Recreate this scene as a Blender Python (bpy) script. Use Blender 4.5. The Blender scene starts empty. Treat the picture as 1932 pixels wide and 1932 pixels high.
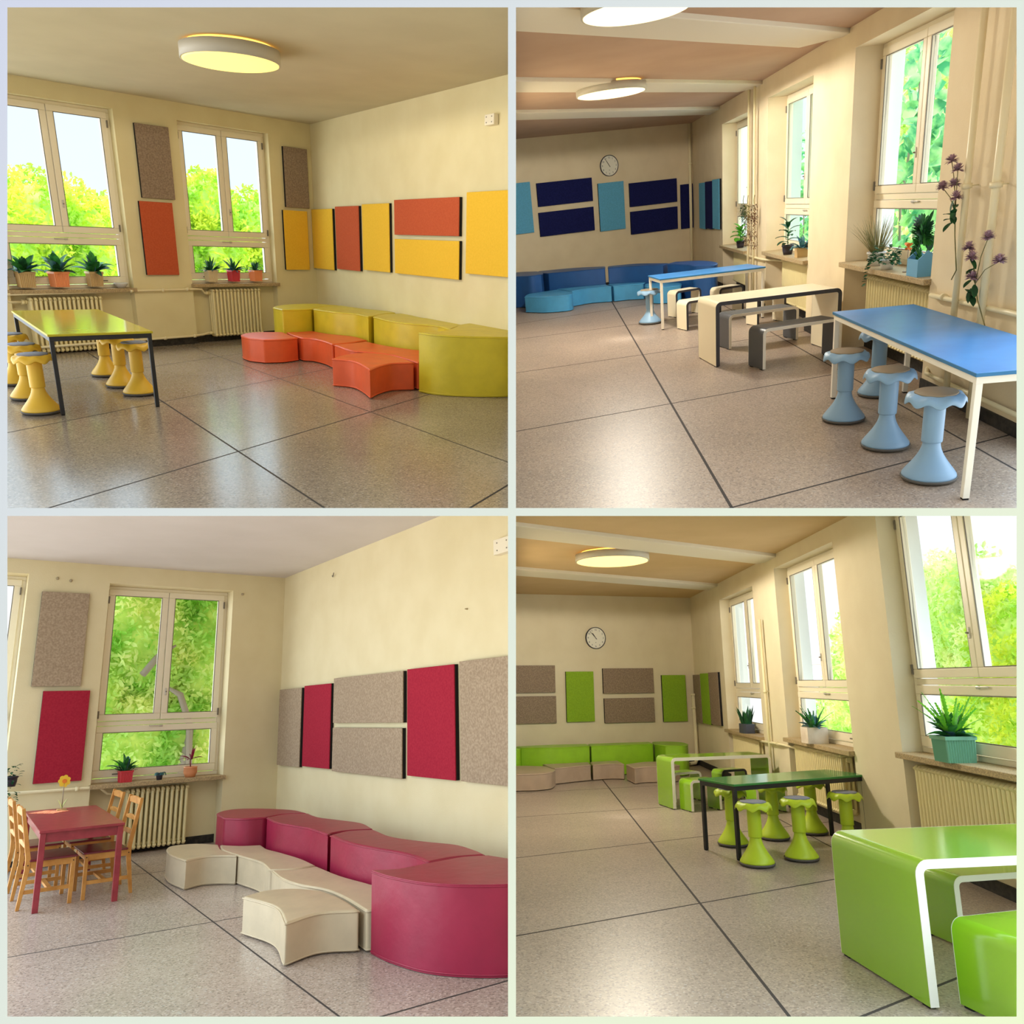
# Four class-room corners of one school, built as four real rooms behind an added border face with four square openings.
# Every room is a rigid, true-to-scale room (metres, upright walls at right angles to a flat floor) with its own pose.
import bpy, bmesh, math, random
from math import sin, cos, pi, radians as R
from mathutils import Matrix, Vector, noise

S = bpy.context.scene
COL = S.collection
# ------------------------------------------------------------------ camera, sky, exposure
CAMH = 1.6
cam = bpy.data.cameras.new('camera')
cam.sensor_width = 36.0
cam.sensor_height = 36.0
cam.lens = 36.0 * 1450 / 1932
cam.clip_start = 0.05
cam.clip_end = 300
co = bpy.data.objects.new('camera', cam)
COL.objects.link(co)
co.location = (0, 0, CAMH)
co.rotation_euler = (pi / 2, 0, 0)
S.camera = co
S.view_settings.view_transform = 'Standard'
S.view_settings.look = 'None'
S.view_settings.gamma = 1.0
S.view_settings.exposure = 0.10
S.cycles.use_denoising = True
S.cycles.max_bounces = 8
S.cycles.transparent_max_bounces = 16
SKY, SKY_SIDE_FILL, SKY_TOP_FILL = 1.2, 4.0, 6.0
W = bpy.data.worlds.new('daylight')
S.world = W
W.use_nodes = True
wn = W.node_tree.nodes
wl = W.node_tree.links
bg = wn['Background']
tc = wn.new('ShaderNodeTexCoord')
sp = wn.new('ShaderNodeSeparateXYZ')
wl.new(tc.outputs['Generated'], sp.inputs[0])
rmp = wn.new('ShaderNodeValToRGB')
mr = wn.new('ShaderNodeMapRange')
mr.inputs['From Min'].default_value = -1
mr.inputs['From Max'].default_value = 1
wl.new(sp.outputs['Z'], mr.inputs['Value'])
wl.new(mr.outputs[0], rmp.inputs[0])
e = rmp.color_ramp.elements
e[0].position = 0.0
e[0].color = (0.80, 0.74, 0.62, 1)
e[1].position = 1.0
e[1].color = (0.66, 0.84, 1.0, 1)
k = e.new(0.48)
k.color = (0.93, 0.93, 0.90, 1)
k = e.new(0.62)
k.color = (0.80, 0.93, 1.0, 1)
wl.new(rmp.outputs[0], bg.inputs[0])
# extra sky strength added overhead and at both sides to light rooms and trees
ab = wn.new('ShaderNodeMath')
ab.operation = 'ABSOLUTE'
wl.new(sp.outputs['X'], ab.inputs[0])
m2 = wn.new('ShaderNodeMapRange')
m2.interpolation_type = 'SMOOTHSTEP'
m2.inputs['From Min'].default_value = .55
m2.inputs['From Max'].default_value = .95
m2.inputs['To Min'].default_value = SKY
m2.inputs['To Max'].default_value = SKY_SIDE_FILL
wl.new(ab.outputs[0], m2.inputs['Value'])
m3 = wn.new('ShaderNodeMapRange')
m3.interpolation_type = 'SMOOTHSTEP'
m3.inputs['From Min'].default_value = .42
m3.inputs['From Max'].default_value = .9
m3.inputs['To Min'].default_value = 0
m3.inputs['To Max'].default_value = SKY_TOP_FILL
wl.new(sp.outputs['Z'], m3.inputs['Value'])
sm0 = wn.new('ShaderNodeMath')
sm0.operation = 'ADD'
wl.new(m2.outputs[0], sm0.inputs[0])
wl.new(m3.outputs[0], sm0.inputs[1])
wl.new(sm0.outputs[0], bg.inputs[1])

# ------------------------------------------------------------------ room poses (rotation rows, offset, corner angle, ceiling height)
POSE = {
    1: ([[-0.64386, 0.76431, 0.03568], [0.22901, 0.23699, -0.94414], [-0.73007, -0.59972, -0.32762]], (-3.6432, -3.3549, 14.5257), 76.0, 3.58),
    2: ([[-0.95144, 0.28927, -0.10524], [0.20025, 0.32202, -0.92531], [-0.23378, -0.90146, -0.36431]], (4.7505, -6.1865, 20.0062), 70.0, 3.55),
    3: ([[-0.80138, 0.5973, -0.03189], [-0.12078, -0.21381, -0.96938], [-0.58583, -0.77299, 0.24349]], (-3.4915, 4.7842, 11.3121), 90.0, 3.85),
    4: ([[-0.95607, 0.29293, -0.01121], [-0.05308, -0.21062, -0.97613], [-0.2883, -0.93265, 0.21691]], (4.0506, 5.4531, 16.5654), 72.0, 3.6)}
A = Matrix(((1, 0, 0), (0, 0, 1), (0, -1, 0)))
RM, TH, CEIL = {}, {}, {}
for i, (r, t, th, c) in POSE.items():
    m = A @ Matrix(r)
    q = m.to_quaternion()
    RM[i] = Matrix.Translation(A @ Vector(t) + Vector((0, 0, CAMH))) @ q.to_matrix().to_4x4()
    TH[i] = R(th)
    CEIL[i] = c


def wallm(i, side, s=0, d=0, z=0):
    """matrix of a wall frame: x along the wall, y into the room, z up. side 'L' or 'R' (x runs backwards on R)"""
    if side == 'L':
        return RM[i] @ Matrix.Translation((s, d, z))
    t = TH[i]
    w = Vector((cos(t), sin(t), 0))
    n = Vector((sin(t), -cos(t), 0))
    m = Matrix(((-w.x, n.x, 0, 0), (-w.y, n.y, 0, 0), (0, 0, 1, 0), (0, 0, 0, 1)))
    return RM[i] @ m @ Matrix.Translation((-s, d, z))


def spot(i, x, y, z=0, a=0):
    return RM[i] @ Matrix.Translation((x, y, z)) @ Matrix.Rotation(R(a), 4, 'Z')


# ------------------------------------------------------------------ materials
def lin(c):
    return tuple(((v / 255) / 12.92 if v / 255 <= .04045 else ((v / 255 + .055) / 1.055) ** 2.4) for v in c) + (1,)


MATS = {}


def mat(name, c, rough=.6, c2=None, scale=30, bump=0, bscale=None, metal=0, spec=.4, detail=3, lo=.35, hi=.65, coat=0, bdist=.01):
    if name in MATS:
        return MATS[name]
    m = bpy.data.materials.new(name)
    m.use_nodes = True
    nt = m.node_tree
    b = nt.nodes['Principled BSDF']
    b.inputs['Base Color'].default_value = lin(c)
    b.inputs['Roughness'].default_value = rough
    b.inputs['Metallic'].default_value = metal
    b.inputs['Specular IOR Level'].default_value = spec
    if coat:
        b.inputs['Coat Weight'].default_value = coat
        b.inputs['Coat Roughness'].default_value = .15
    tcn = nt.nodes.new('ShaderNodeTexCoord')
    if c2:
        n = nt.nodes.new('ShaderNodeTexNoise')
        n.inputs['Scale'].default_value = scale
        n.inputs['Detail'].default_value = detail
        nt.links.new(tcn.outputs['Object'], n.inputs['Vector'])
        r = nt.nodes.new('ShaderNodeValToRGB')
        r.color_ramp.elements[0].position = lo
        r.color_ramp.elements[1].position = hi
        r.color_ramp.elements[0].color = lin(c)
        r.color_ramp.elements[1].color = lin(c2)
        nt.links.new(n.outputs['Fac'], r.inputs[0])
        nt.links.new(r.outputs[0], b.inputs['Base Color'])
    if bump:
        n2 = nt.nodes.new('ShaderNodeTexNoise')
        n2.inputs['Scale'].default_value = bscale or scale
        n2.inputs['Detail'].default_value = 3
        nt.links.new(tcn.outputs['Object'], n2.inputs['Vector'])
        bp = nt.nodes.new('ShaderNodeBump')
        bp.inputs['Strength'].default_value = bump
        bp.inputs['Distance'].default_value = bdist
        nt.links.new(n2.outputs['Fac'], bp.inputs['Height'])
        nt.links.new(bp.outputs[0], b.inputs['Normal'])
    MATS[name] = m
    return m


def emis(name, c, s):
    m = bpy.data.materials.new(name)
    m.use_nodes = True
    b = m.node_tree.nodes['Principled BSDF']
    b.inputs['Base Color'].default_value = lin(c)
    b.inputs['Emission Color'].default_value = lin(c)
    b.inputs['Emission Strength'].default_value = s
    MATS[name] = m
    return m


def leafmat(name, c, c2, scale=3.0, trans=.35, rough=.5):
    m = mat(name, c, rough, c2, scale, spec=.3, lo=.4, hi=.6, detail=4)
    nt = m.node_tree
    b = nt.nodes['Principled BSDF']
    tr = nt.nodes.new('ShaderNodeBsdfTranslucent')
    mx = nt.nodes.new('ShaderNodeMixShader')
    mx.inputs[0].default_value = trans
    for l in list(nt.links):
        if l.to_node == b and l.to_socket.name == 'Base Color':
            nt.links.new(l.from_socket, tr.inputs[0])
    nt.links.new(b.outputs[0], mx.inputs[1])
    nt.links.new(tr.outputs[0], mx.inputs[2])
    nt.links.new(mx.outputs[0], nt.nodes['Material Output'].inputs[0])
    return m


def terrazzo(name, base, dark, light, rough):
    m = bpy.data.materials.new(name)
    m.use_nodes = True
    nt = m.node_tree
    b = nt.nodes['Principled BSDF']
    tcn = nt.nodes.new('ShaderNodeTexCoord')
    big = nt.nodes.new('ShaderNodeTexNoise')
    big.inputs['Scale'].default_value = .9
    big.inputs['Detail'].default_value = 6
    nt.links.new(tcn.outputs['Object'], big.inputs['Vector'])
    r0 = nt.nodes.new('ShaderNodeValToRGB')
    r0.color_ramp.elements[0].position = .3
    r0.color_ramp.elements[1].position = .75
    r0.color_ramp.elements[0].color = lin(tuple(v * .93 for v in base))
    r0.color_ramp.elements[1].color = lin(tuple(min(255, v * 1.06) for v in base))
    nt.links.new(big.outputs['Fac'], r0.inputs[0])
    v = nt.nodes.new('ShaderNodeTexVoronoi')
    v.inputs['Scale'].default_value = 85
    nt.links.new(tcn.outputs['Object'], v.inputs['Vector'])
    s3 = nt.nodes.new('ShaderNodeSeparateColor')
    nt.links.new(v.outputs['Color'], s3.inputs[0])
    r = nt.nodes.new('ShaderNodeValToRGB')
    r.color_ramp.interpolation = 'CONSTANT'
    r.color_ramp.elements[0].position = 0
    r.color_ramp.elements[0].color = lin(dark)
    el = r.color_ramp.elements.new(.16)
    el.color = (.5, .5, .5, 1)
    r.color_ramp.elements[-1].position = .86
    r.color_ramp.elements[-1].color = lin(light)
    nt.links.new(s3.outputs[0], r.inputs[0])
    g = nt.nodes.new('ShaderNodeMath')
    g.operation = 'COMPARE'
    g.inputs[1].default_value = .5
    g.inputs[2].default_value = .34
    nt.links.new(s3.outputs[0], g.inputs[0])
    mx = nt.nodes.new('ShaderNodeMix')
    mx.data_type = 'RGBA'
    nt.links.new(g.outputs[0], mx.inputs[0])
    nt.links.new(r.outputs[0], mx.inputs[6])
    nt.links.new(r0.outputs[0], mx.inputs[7])
    mx2 = nt.nodes.new('ShaderNodeMix')
    mx2.data_type = 'RGBA'
    mx2.inputs[0].default_value = .5
    nt.links.new(mx.outputs[2], mx2.inputs[6])
    nt.links.new(r0.outputs[0], mx2.inputs[7])
    nt.links.new(mx2.outputs[2], b.inputs['Base Color'])
    b.inputs['Roughness'].default_value = rough
    b.inputs['Specular IOR Level'].default_value = .55
    MATS[name] = m
    return m


glass = bpy.data.materials.new('window_glass')
glass.use_nodes = True
nt = glass.node_tree
nt.nodes.remove(nt.nodes['Principled BSDF'])
g1 = nt.nodes.new('ShaderNodeBsdfTransparent')
g1.inputs[0].default_value = (.96, .985, 1, 1)
g2 = nt.nodes.new('ShaderNodeBsdfGlossy')
g2.inputs['Roughness'].default_value = .02
g3 = nt.nodes.new('ShaderNodeMixShader')
g3.inputs[0].default_value = .004
nt.links.new(g1.outputs[0], g3.inputs[1])
nt.links.new(g2.outputs[0], g3.inputs[2])
nt.links.new(g3.outputs[0], nt.nodes['Material Output'].inputs[0])
MATS['glass'] = glass

mat('wall1', (230, 218, 174), .85, (225, 212, 166), 2.2, bump=.25, bscale=60, spec=.2, bdist=.004)
mat('wall2', (234, 218, 186), .85, (228, 211, 178), 2.2, bump=.25, bscale=60, spec=.2, bdist=.004)
mat('wall3', (232, 219, 180), .85, (227, 213, 172), 2.2, bump=.25, bscale=60, spec=.2, bdist=.004)
mat('wall4', (230, 218, 188), .85, (225, 212, 181), 2.2, bump=.25, bscale=60, spec=.2, bdist=.004)
mat('ceil1', (204, 194, 164), .9, (198, 188, 158), 1.5, spec=.1)
mat('ceil2', (196, 166, 142), .9, (190, 160, 136), 1.5, spec=.1)
mat('ceil3', (224, 217, 214), .9, (219, 212, 208), 1.5, spec=.1)
mat('ceil4', (212, 184, 142), .9, (206, 178, 136), 1.5, spec=.1)
mat('beam', (226, 218, 200), .8, spec=.2)
terrazzo('floor1', (150, 138, 128), (90, 82, 76), (188, 176, 162), .2)
terrazzo('floor2', (160, 142, 128), (94, 83, 76), (198, 180, 163), .40)
terrazzo('floor3', (176, 161, 151), (106, 95, 88), (214, 200, 188), .25)
terrazzo('floor4', (160, 145, 132), (96, 84, 77), (198, 182, 165), .34)
mat('joint', (62, 56, 54), .8)
mat('skirting', (34, 33, 33), .6, (58, 54, 50), 25, spec=.3)
mat('white_frame', (240, 230, 206), .4, spec=.4)
mat('seal', (120, 112, 100), .6)
mat('hardware', (205, 200, 190), .35, metal=.4)
mat('sill', (150, 130, 100), .55, (196, 172, 128), 120, spec=.4, lo=.4, hi=.6)
mat('radiator', (236, 222, 170), .4, spec=.45)
mat('pipe', (238, 226, 188), .4, spec=.45)
mat('outer_wall', (226, 230, 228), .9)
mat('black_metal', (30, 30, 34), .45, spec=.5)
mat('white_metal', (240, 234, 222), .4, spec=.45)
mat('panel_edge', (26, 24, 26), .9)
mat('rubber', (92, 88, 84), .7)
mat('dark_rubber', (22, 22, 22), .8)
mat('grey_pad', (128, 132, 150), .7)
mat('taupe_pad', (150, 134, 112), .75)
mat('lamp_housing', (196, 190, 176), .5)


def felt(name, c, c2=None):
    return mat(name, c, .95, c2 or tuple(v * .92 for v in c), 45, bump=.25, spec=.1, detail=6, bscale=180, bdist=.003)


felt('felt_yellow', (242, 196, 66), (236, 190, 60))
felt('felt_orange', (198, 96, 62), (190, 88, 56))
felt('felt_grey', (160, 140, 120), (134, 116, 100))
felt('felt_sand', (182, 162, 138), (156, 136, 114))
felt('felt_maroon', (172, 46, 64), (160, 38, 58))
felt('felt_sky', (104, 178, 216))
felt('felt_navy', (34, 38, 92), (26, 30, 78))
felt('felt_green', (146, 184, 52))


def vinyl(name, c, rough=.38):
    return mat(name, c, rough, tuple(v * .95 for v in c), 5, bump=.12, spec=.45, bscale=9, bdist=.03)


vinyl('v_yellow', (214, 196, 50))
vinyl('v_orange', (232, 98, 54))
vinyl('v_maroon', (156, 32, 66))
vinyl('v_beige', (206, 188, 158))
vinyl('v_navy', (36, 86, 150))
vinyl('v_blue', (76, 158, 210))
vinyl('v_green', (150, 202, 42))
vinyl('v_taupe', (178, 156, 136))
mat('p_yellow', (226, 184, 62), .42, spec=.4)
mat('p_blue', (138, 172, 204), .42, spec=.4)
mat('p_lime', (184, 208, 44), .42, spec=.4)
mat('top_yellow', (206, 192, 52), .13, (200, 186, 46), 3, spec=.6)
mat('top_blue', (76, 150, 222), .32, (64, 136, 208), 3, spec=.5)
mat('top_green', (64, 150, 84), .14, (58, 142, 76), 3, spec=.6)
mat('edge_blue', (52, 118, 168), .5)
mat('edge_green', (60, 130, 60), .5)
mat('edge_yellow', (190, 176, 40), .5)
mat('lam_white', (244, 232, 204), .35, spec=.5)
mat('lam_dark', (76, 78, 84), .4, spec=.45)
mat('lam_green', (140, 190, 40), .16, spec=.9, coat=.7)
mat('band_dark', (64, 64, 72), .5)
mat('band_white', (236, 232, 224), .45)
mat('red_wood', (152, 46, 56), .35, (136, 36, 46), 14, spec=.5)
mat('red_seat', (120, 34, 48), .25, (104, 26, 40), 10, spec=.6)
mat('pine', (206, 148, 76), .5, (184, 124, 56), 9, spec=.35)
mat('soil', (60, 44, 34), .9)
emis('lamp1', (255, 226, 132), 1.15)
emis('lamp2', (255, 238, 190), 1.6)
emis('lamp4', (255, 226, 150), 1.25)
emis('uplight', (255, 196, 90), 2.2)
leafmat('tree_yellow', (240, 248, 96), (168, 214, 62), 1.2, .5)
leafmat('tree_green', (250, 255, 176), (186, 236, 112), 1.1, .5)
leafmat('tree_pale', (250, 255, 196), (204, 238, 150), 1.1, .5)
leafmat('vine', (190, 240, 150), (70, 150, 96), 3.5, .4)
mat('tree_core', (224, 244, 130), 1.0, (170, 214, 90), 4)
mat('bark', (150, 138, 120), .9)
leafmat('leaf_dark', (40, 96, 50), (28, 70, 42), 14, .15)
leafmat('leaf_mid', (64, 142, 58), (40, 104, 50), 14, .2)
leafmat('leaf_bright', (126, 206, 50), (82, 160, 50), 10, .3)
leafmat('leaf_blue', (90, 140, 140), (60, 104, 120), 14, .15)
leafmat('leaf_red', (150, 40, 70), (110, 28, 56), 14, .2)
leafmat('leaf_dry', (150, 140, 92), (112, 112, 66), 14, .15)
leafmat('leaf_brown', (126, 84, 60), (84, 60, 44), 40, .15)


# ------------------------------------------------------------------ mesh builder
class MB:
    def __init__(s):
        s.v, s.f, s.m, s.sm = [], [], [], []

    def face(s, idx, m=0, sm=False):
        s.f.append(idx)
        s.m.append(m)
        s.sm.append(sm)

    def box(s, x0, x1, y0, y1, z0, z1, m=0, M=None):
        x0, x1 = min(x0, x1), max(x0, x1)
        y0, y1 = min(y0, y1), max(y0, y1)
        n = len(s.v)
        p = [(x, y, z) for z in (z0, z1) for y in (y0, y1) for x in (x0, x1)]
        if M:
            p = [tuple(M @ Vector(q)) for q in p]
        s.v += p
        for q in ((0, 2, 3, 1), (4, 5, 7, 6), (0, 1, 5, 4), (1, 3, 7, 5), (3, 2, 6, 7), (2, 0, 4, 6)):
            s.face([n + a for a in q], m)
        return s

    def prism(s, poly, z0, z1, m=0, mt=None, sm=False):
        ar = sum(poly[a][0] * poly[(a + 1) % len(poly)][1] - poly[(a + 1) % len(poly)][0] * poly[a][1] for a in range(len(poly)))
        if ar < 0:
            poly = poly[::-1]
        n, k = len(s.v), len(poly)
        s.v += [(p[0], p[1], z0) for p in poly] + [(p[0], p[1], z1) for p in poly]
        s.face(list(range(n + k - 1, n - 1, -1)), m)
        s.face(list(range(n + k, n + 2 * k)), m if mt is None else mt)
        for a in range(k):
            b = (a + 1) % k
            s.face([n + a, n + b, n + k + b, n + k + a], m, sm)
        return s

    def extr(s, prof, y0, y1, m=0, me=1):
        """profile in x,z extruded along y; end faces get material me"""
        n, k = len(s.v), len(prof)
        s.v += [(p[0], y0, p[1]) for p in prof] + [(p[0], y1, p[1]) for p in prof]
        for a in range(k):
            b = (a + 1) % k
            s.face([n + a, n + b, n + k + b, n + k + a], m)
        return n, k

    def tube(s, pts, r, n=10, m=0, cap=True, closed=False):
        pts = [Vector(p) for p in pts]
        rings = []
        up = None
        for a, p in enumerate(pts):
            d = (pts[min(a + 1, len(pts) - 1)] - pts[max(a - 1, 0)]).normalized()
            if up is None:
                up = Vector((0, 0, 1)) if abs(d.z) < .9 else Vector((1, 0, 0))
            u = d.cross(up).normalized()
            w = u.cross(d).normalized()
            up = w
            rr = r[a] if isinstance(r, (list, tuple)) else r
            base = len(s.v)
            s.v += [tuple(p + (u * cos(2 * pi * q / n) + w * sin(2 * pi * q / n)) * rr) for q in range(n)]
            rings.append(base)
        for a in range(len(rings) - 1):
            for q in range(n):
                q2 = (q + 1) % n
                s.face([rings[a] + q, rings[a + 1] + q, rings[a + 1] + q2, rings[a] + q2], m, True)
        if cap:
            s.face([rings[0] + q for q in range(n)], m)
            s.face([rings[-1] + q for q in range(n - 1, -1, -1)], m)
        return s

    def lathe(s, prof, n=32, m=0, c=(0, 0, 0), fn=None, sm=True):
        rings = []
        for (r, z) in prof:
            base = len(s.v)
            for q in range(n):
                a = 2 * pi * q / n
                rr, zz = (r, z) if not fn else fn(r, z, a)
                s.v.append((c[0] + rr * cos(a), c[1] + rr * sin(a), c[2] + zz))
            rings.append(base)
        for a in range(len(rings) - 1):
            for q in range(n):
                q2 = (q + 1) % n
                s.face([rings[a] + q, rings[a] + q2, rings[a + 1] + q2, rings[a + 1] + q], m, sm)
        s.face([rings[0] + q for q in range(n - 1, -1, -1)], m)
        s.face([rings[-1] + q for q in range(n)], m)
        return s

    def blade(s, base, d, L, w, droop=.5, n=6, m=0, prof=None, fold=.15, twist=0):
        """a leaf: strip of quads that starts at base, leaves in direction d and droops"""
        p = Vector(base)
        d = Vector(d).normalized()
        side = d.cross(Vector((0, 0, 1)))
        if side.length < .05:
            side = Vector((1, 0, 0))
        side.normalize()
        side = (Matrix.Rotation(twist, 3, d) @ side)
        rows = []
        for a in range(n + 1):
            t = a / n
            ww = w * (prof(t) if prof else sin(pi * min(1, .06 + t * .94)) ** .8)
            nrm = side.cross(d).normalized()
            b = len(s.v)
            s.v += [tuple(p - side * ww / 2 + nrm * ww * fold), tuple(p), tuple(p + side * ww / 2 + nrm * ww * fold)]
            rows.append(b)
            p = p + d * (L / n)
            d = (d + Vector((0, 0, -droop / n))).normalized()
        for a in range(n):
            b, c = rows[a], rows[a + 1]
            s.face([b, b + 1, c + 1, c], m, True)
            s.face([b + 1, b + 2, c + 2, c + 1], m, True)
        return s

    def build(s, name, mats, parent=None, M=None, bevel=0, seg=2, smooth=False):
        me = bpy.data.meshes.new(name)
        me.from_pydata(s.v, [], s.f)
        for q in (mats if isinstance(mats, (list, tuple)) else [mats]):
            me.materials.append(MATS[q] if isinstance(q, str) else q)
        me.polygons.foreach_set('material_index', s.m)
        me.polygons.foreach_set('use_smooth', [bool(a or smooth) for a in s.sm])
        me.update()
        o = bpy.data.objects.new(name, me)
        COL.objects.link(o)
        if parent:
            o.parent = parent
            if M:
                o.matrix_local = M
        elif M:
            o.matrix_world = M
        if bevel:
            b = o.modifiers.new('bevel', 'BEVEL')
            b.width = bevel
            b.segments = seg
            b.limit_method = 'ANGLE'
            b.angle_limit = R(40)
        return o


def tag(o, label=None, cat=None, group=None, kind=None):
    if label:
        o['label'] = label
    if cat:
        o['category'] = cat
    if group:
        o['group'] = group
    if kind:
        o['kind'] = kind
    return o


def empty(name, M, label=None, cat=None, group=None, kind=None):
    o = bpy.data.objects.new(name, None)
    o.empty_display_size = .1
    COL.objects.link(o)
    o.matrix_world = M
    return tag(o, label, cat, group, kind)


def copy_tree(o, M=None, label=None, parent=None):
    c = o.copy()
    COL.objects.link(c)
    if parent:
        c.parent = parent
    if M:
        c.matrix_world = M
    if label:
        c['label'] = label
    for ch in o.children:
        copy_tree(ch, None, None, c)
    return c


def spline(curves, n=8):
    """closed outline from curves that meet in sharp corners; each curve is a smooth run through its points"""
    out = []
    for c in curves:
        p = [Vector(q) for q in c]
        if len(p) == 2:
            out.append(tuple(p[0]))
            continue
        q = [p[0] * 2 - p[1]] + p + [p[-1] * 2 - p[-2]]
        for a in range(1, len(q) - 2):
            for j in range(n):
                t = j / n
                v = .5 * ((2 * q[a]) + (q[a + 1] - q[a - 1]) * t + (2 * q[a - 1] - 5 * q[a] + 4 * q[a + 1] - q[a + 2]) * t * t + (3 * q[a] - q[a - 1] - 3 * q[a + 1] + q[a + 2]) * t ** 3)
                out.append(tuple(v))
    return out


# ------------------------------------------------------------------ structure: added border face, partitions, room shells
def clipbox(name, mats, M, mb):
    return tag(mb.build(name, mats, M=M), kind='structure')


def border_and_partitions():
    """added pale face that draws the border around four openings, and the partitions that run back between the rooms"""
    f = 1450.0
    Y0, Y1 = 3.0, 3.04
    mb = MB()
    ed = [(14 - 966) / f, (958.5 - 966) / f, (973.5 - 966) / f, (1918 - 966) / f]

    def blk(x0, x1, z0, z1):
        n = len(mb.v)
        for Y in (Y0, Y1):
            mb.v += [(x0 * Y, Y, z0 * Y + CAMH), (x1 * Y, Y, z0 * Y + CAMH), (x1 * Y, Y, z1 * Y + CAMH), (x0 * Y, Y, z1 * Y + CAMH)]
        for q in ((0, 1, 2, 3), (7, 6, 5, 4), (0, 4, 5, 1), (1, 5, 6, 2), (2, 6, 7, 3), (3, 7, 4, 0)):
            mb.face([n + a for a in q])
    o = .95
    blk(-o, ed[0], -o, o)
    blk(ed[3], o, -o, o)
    blk(ed[0], ed[3], ed[3], o)
    blk(ed[0], ed[3], -o, ed[0])
    blk(ed[1], ed[2], ed[0], ed[3])
    blk(ed[0], ed[1], ed[1], ed[2])
    blk(ed[2], ed[3], ed[1], ed[2])
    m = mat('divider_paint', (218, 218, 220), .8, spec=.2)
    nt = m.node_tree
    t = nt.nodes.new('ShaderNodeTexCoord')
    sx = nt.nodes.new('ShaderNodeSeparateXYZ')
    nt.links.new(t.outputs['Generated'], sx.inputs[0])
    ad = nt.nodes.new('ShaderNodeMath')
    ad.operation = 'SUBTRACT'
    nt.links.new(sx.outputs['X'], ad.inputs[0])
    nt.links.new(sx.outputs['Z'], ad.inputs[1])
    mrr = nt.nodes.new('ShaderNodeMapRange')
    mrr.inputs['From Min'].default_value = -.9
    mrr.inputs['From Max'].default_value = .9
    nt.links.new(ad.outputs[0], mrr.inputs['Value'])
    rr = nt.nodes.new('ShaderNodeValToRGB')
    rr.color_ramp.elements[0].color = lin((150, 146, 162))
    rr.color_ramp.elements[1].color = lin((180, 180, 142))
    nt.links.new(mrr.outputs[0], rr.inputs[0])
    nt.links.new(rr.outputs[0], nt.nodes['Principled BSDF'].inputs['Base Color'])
    tag(mb.build('border_face', 'divider_paint'), kind='structure')  # added face standing in for the pale border around the four views
    mb = MB()
    k, L, far = 6 / f, .68, 21.0
    n = len(mb.v)
    for ax in (0, 1):
        n = len(mb.v)
        for Y in (Y1, far):
            for a, b in ((-k, -L), (k, -L), (k, L), (-k, L)):
                mb.v.append((a * Y, Y, b * Y + CAMH) if ax == 0 else (b * Y, Y, a * Y + CAMH))
        for q in ((0, 1, 2, 3), (7, 6, 5, 4), (0, 4, 5, 1), (1, 5, 6, 2), (2, 6, 7, 3), (3, 7, 4, 0)):
            mb.face([n + a for a in q])
    tag(mb.build('wall_middle', mat('partition', (206, 196, 172), .9, spec=.1)), kind='structure')


border_and_partitions()


def wall(i, side, smax, ops, r, name, paint):
    """ops: (s0, s1, sill, head); niche of depth r runs down to the floor under each window"""
    sg = 1 if side == 'L' else -1
    c = CEIL[i]
    mb = MB()
    e0 = 0 if side == 'L' else 0
    cur = -.5
    P, T = r + .07, r + .24
    for (d0, d1, m_) in ((-P, 0, 0), (-T, -P, 1)):
        cur = -.5
        for (a, b, z0, z1) in ops:
            mb.box(sg * cur, sg * a, d0, d1, 0, c, m_)
            mb.box(sg * a, sg * b, d0, -r if m_ == 0 else d1, 0, z0 - .05, m_)
            mb.box(sg * a, sg * b, d0, d1, z1, c, m_)
            cur = b
        mb.box(sg * cur, sg * smax, d0, d1, 0, c, m_)
    tag(mb.build(name, [paint, 'outer_wall'], M=wallm(i, side)), kind='structure')
    # black skirting
    mb = MB()
    cur = 0.02
    for (a, b, z0, z1) in ops:
        mb.box(sg * cur, sg * a, 0, .018, 0.001, .11)
        mb.box(sg * a, sg * b, -r, -r + .018, 0.001, .11)
        cur = b
    mb.box(sg * cur, sg * smax, 0, .018, 0.001, .11)
    tag(mb.build('baseboard_left' if side == 'L' else 'baseboard_right', 'skirting', M=wallm(i, side)), kind='structure')


WN = [0]


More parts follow.
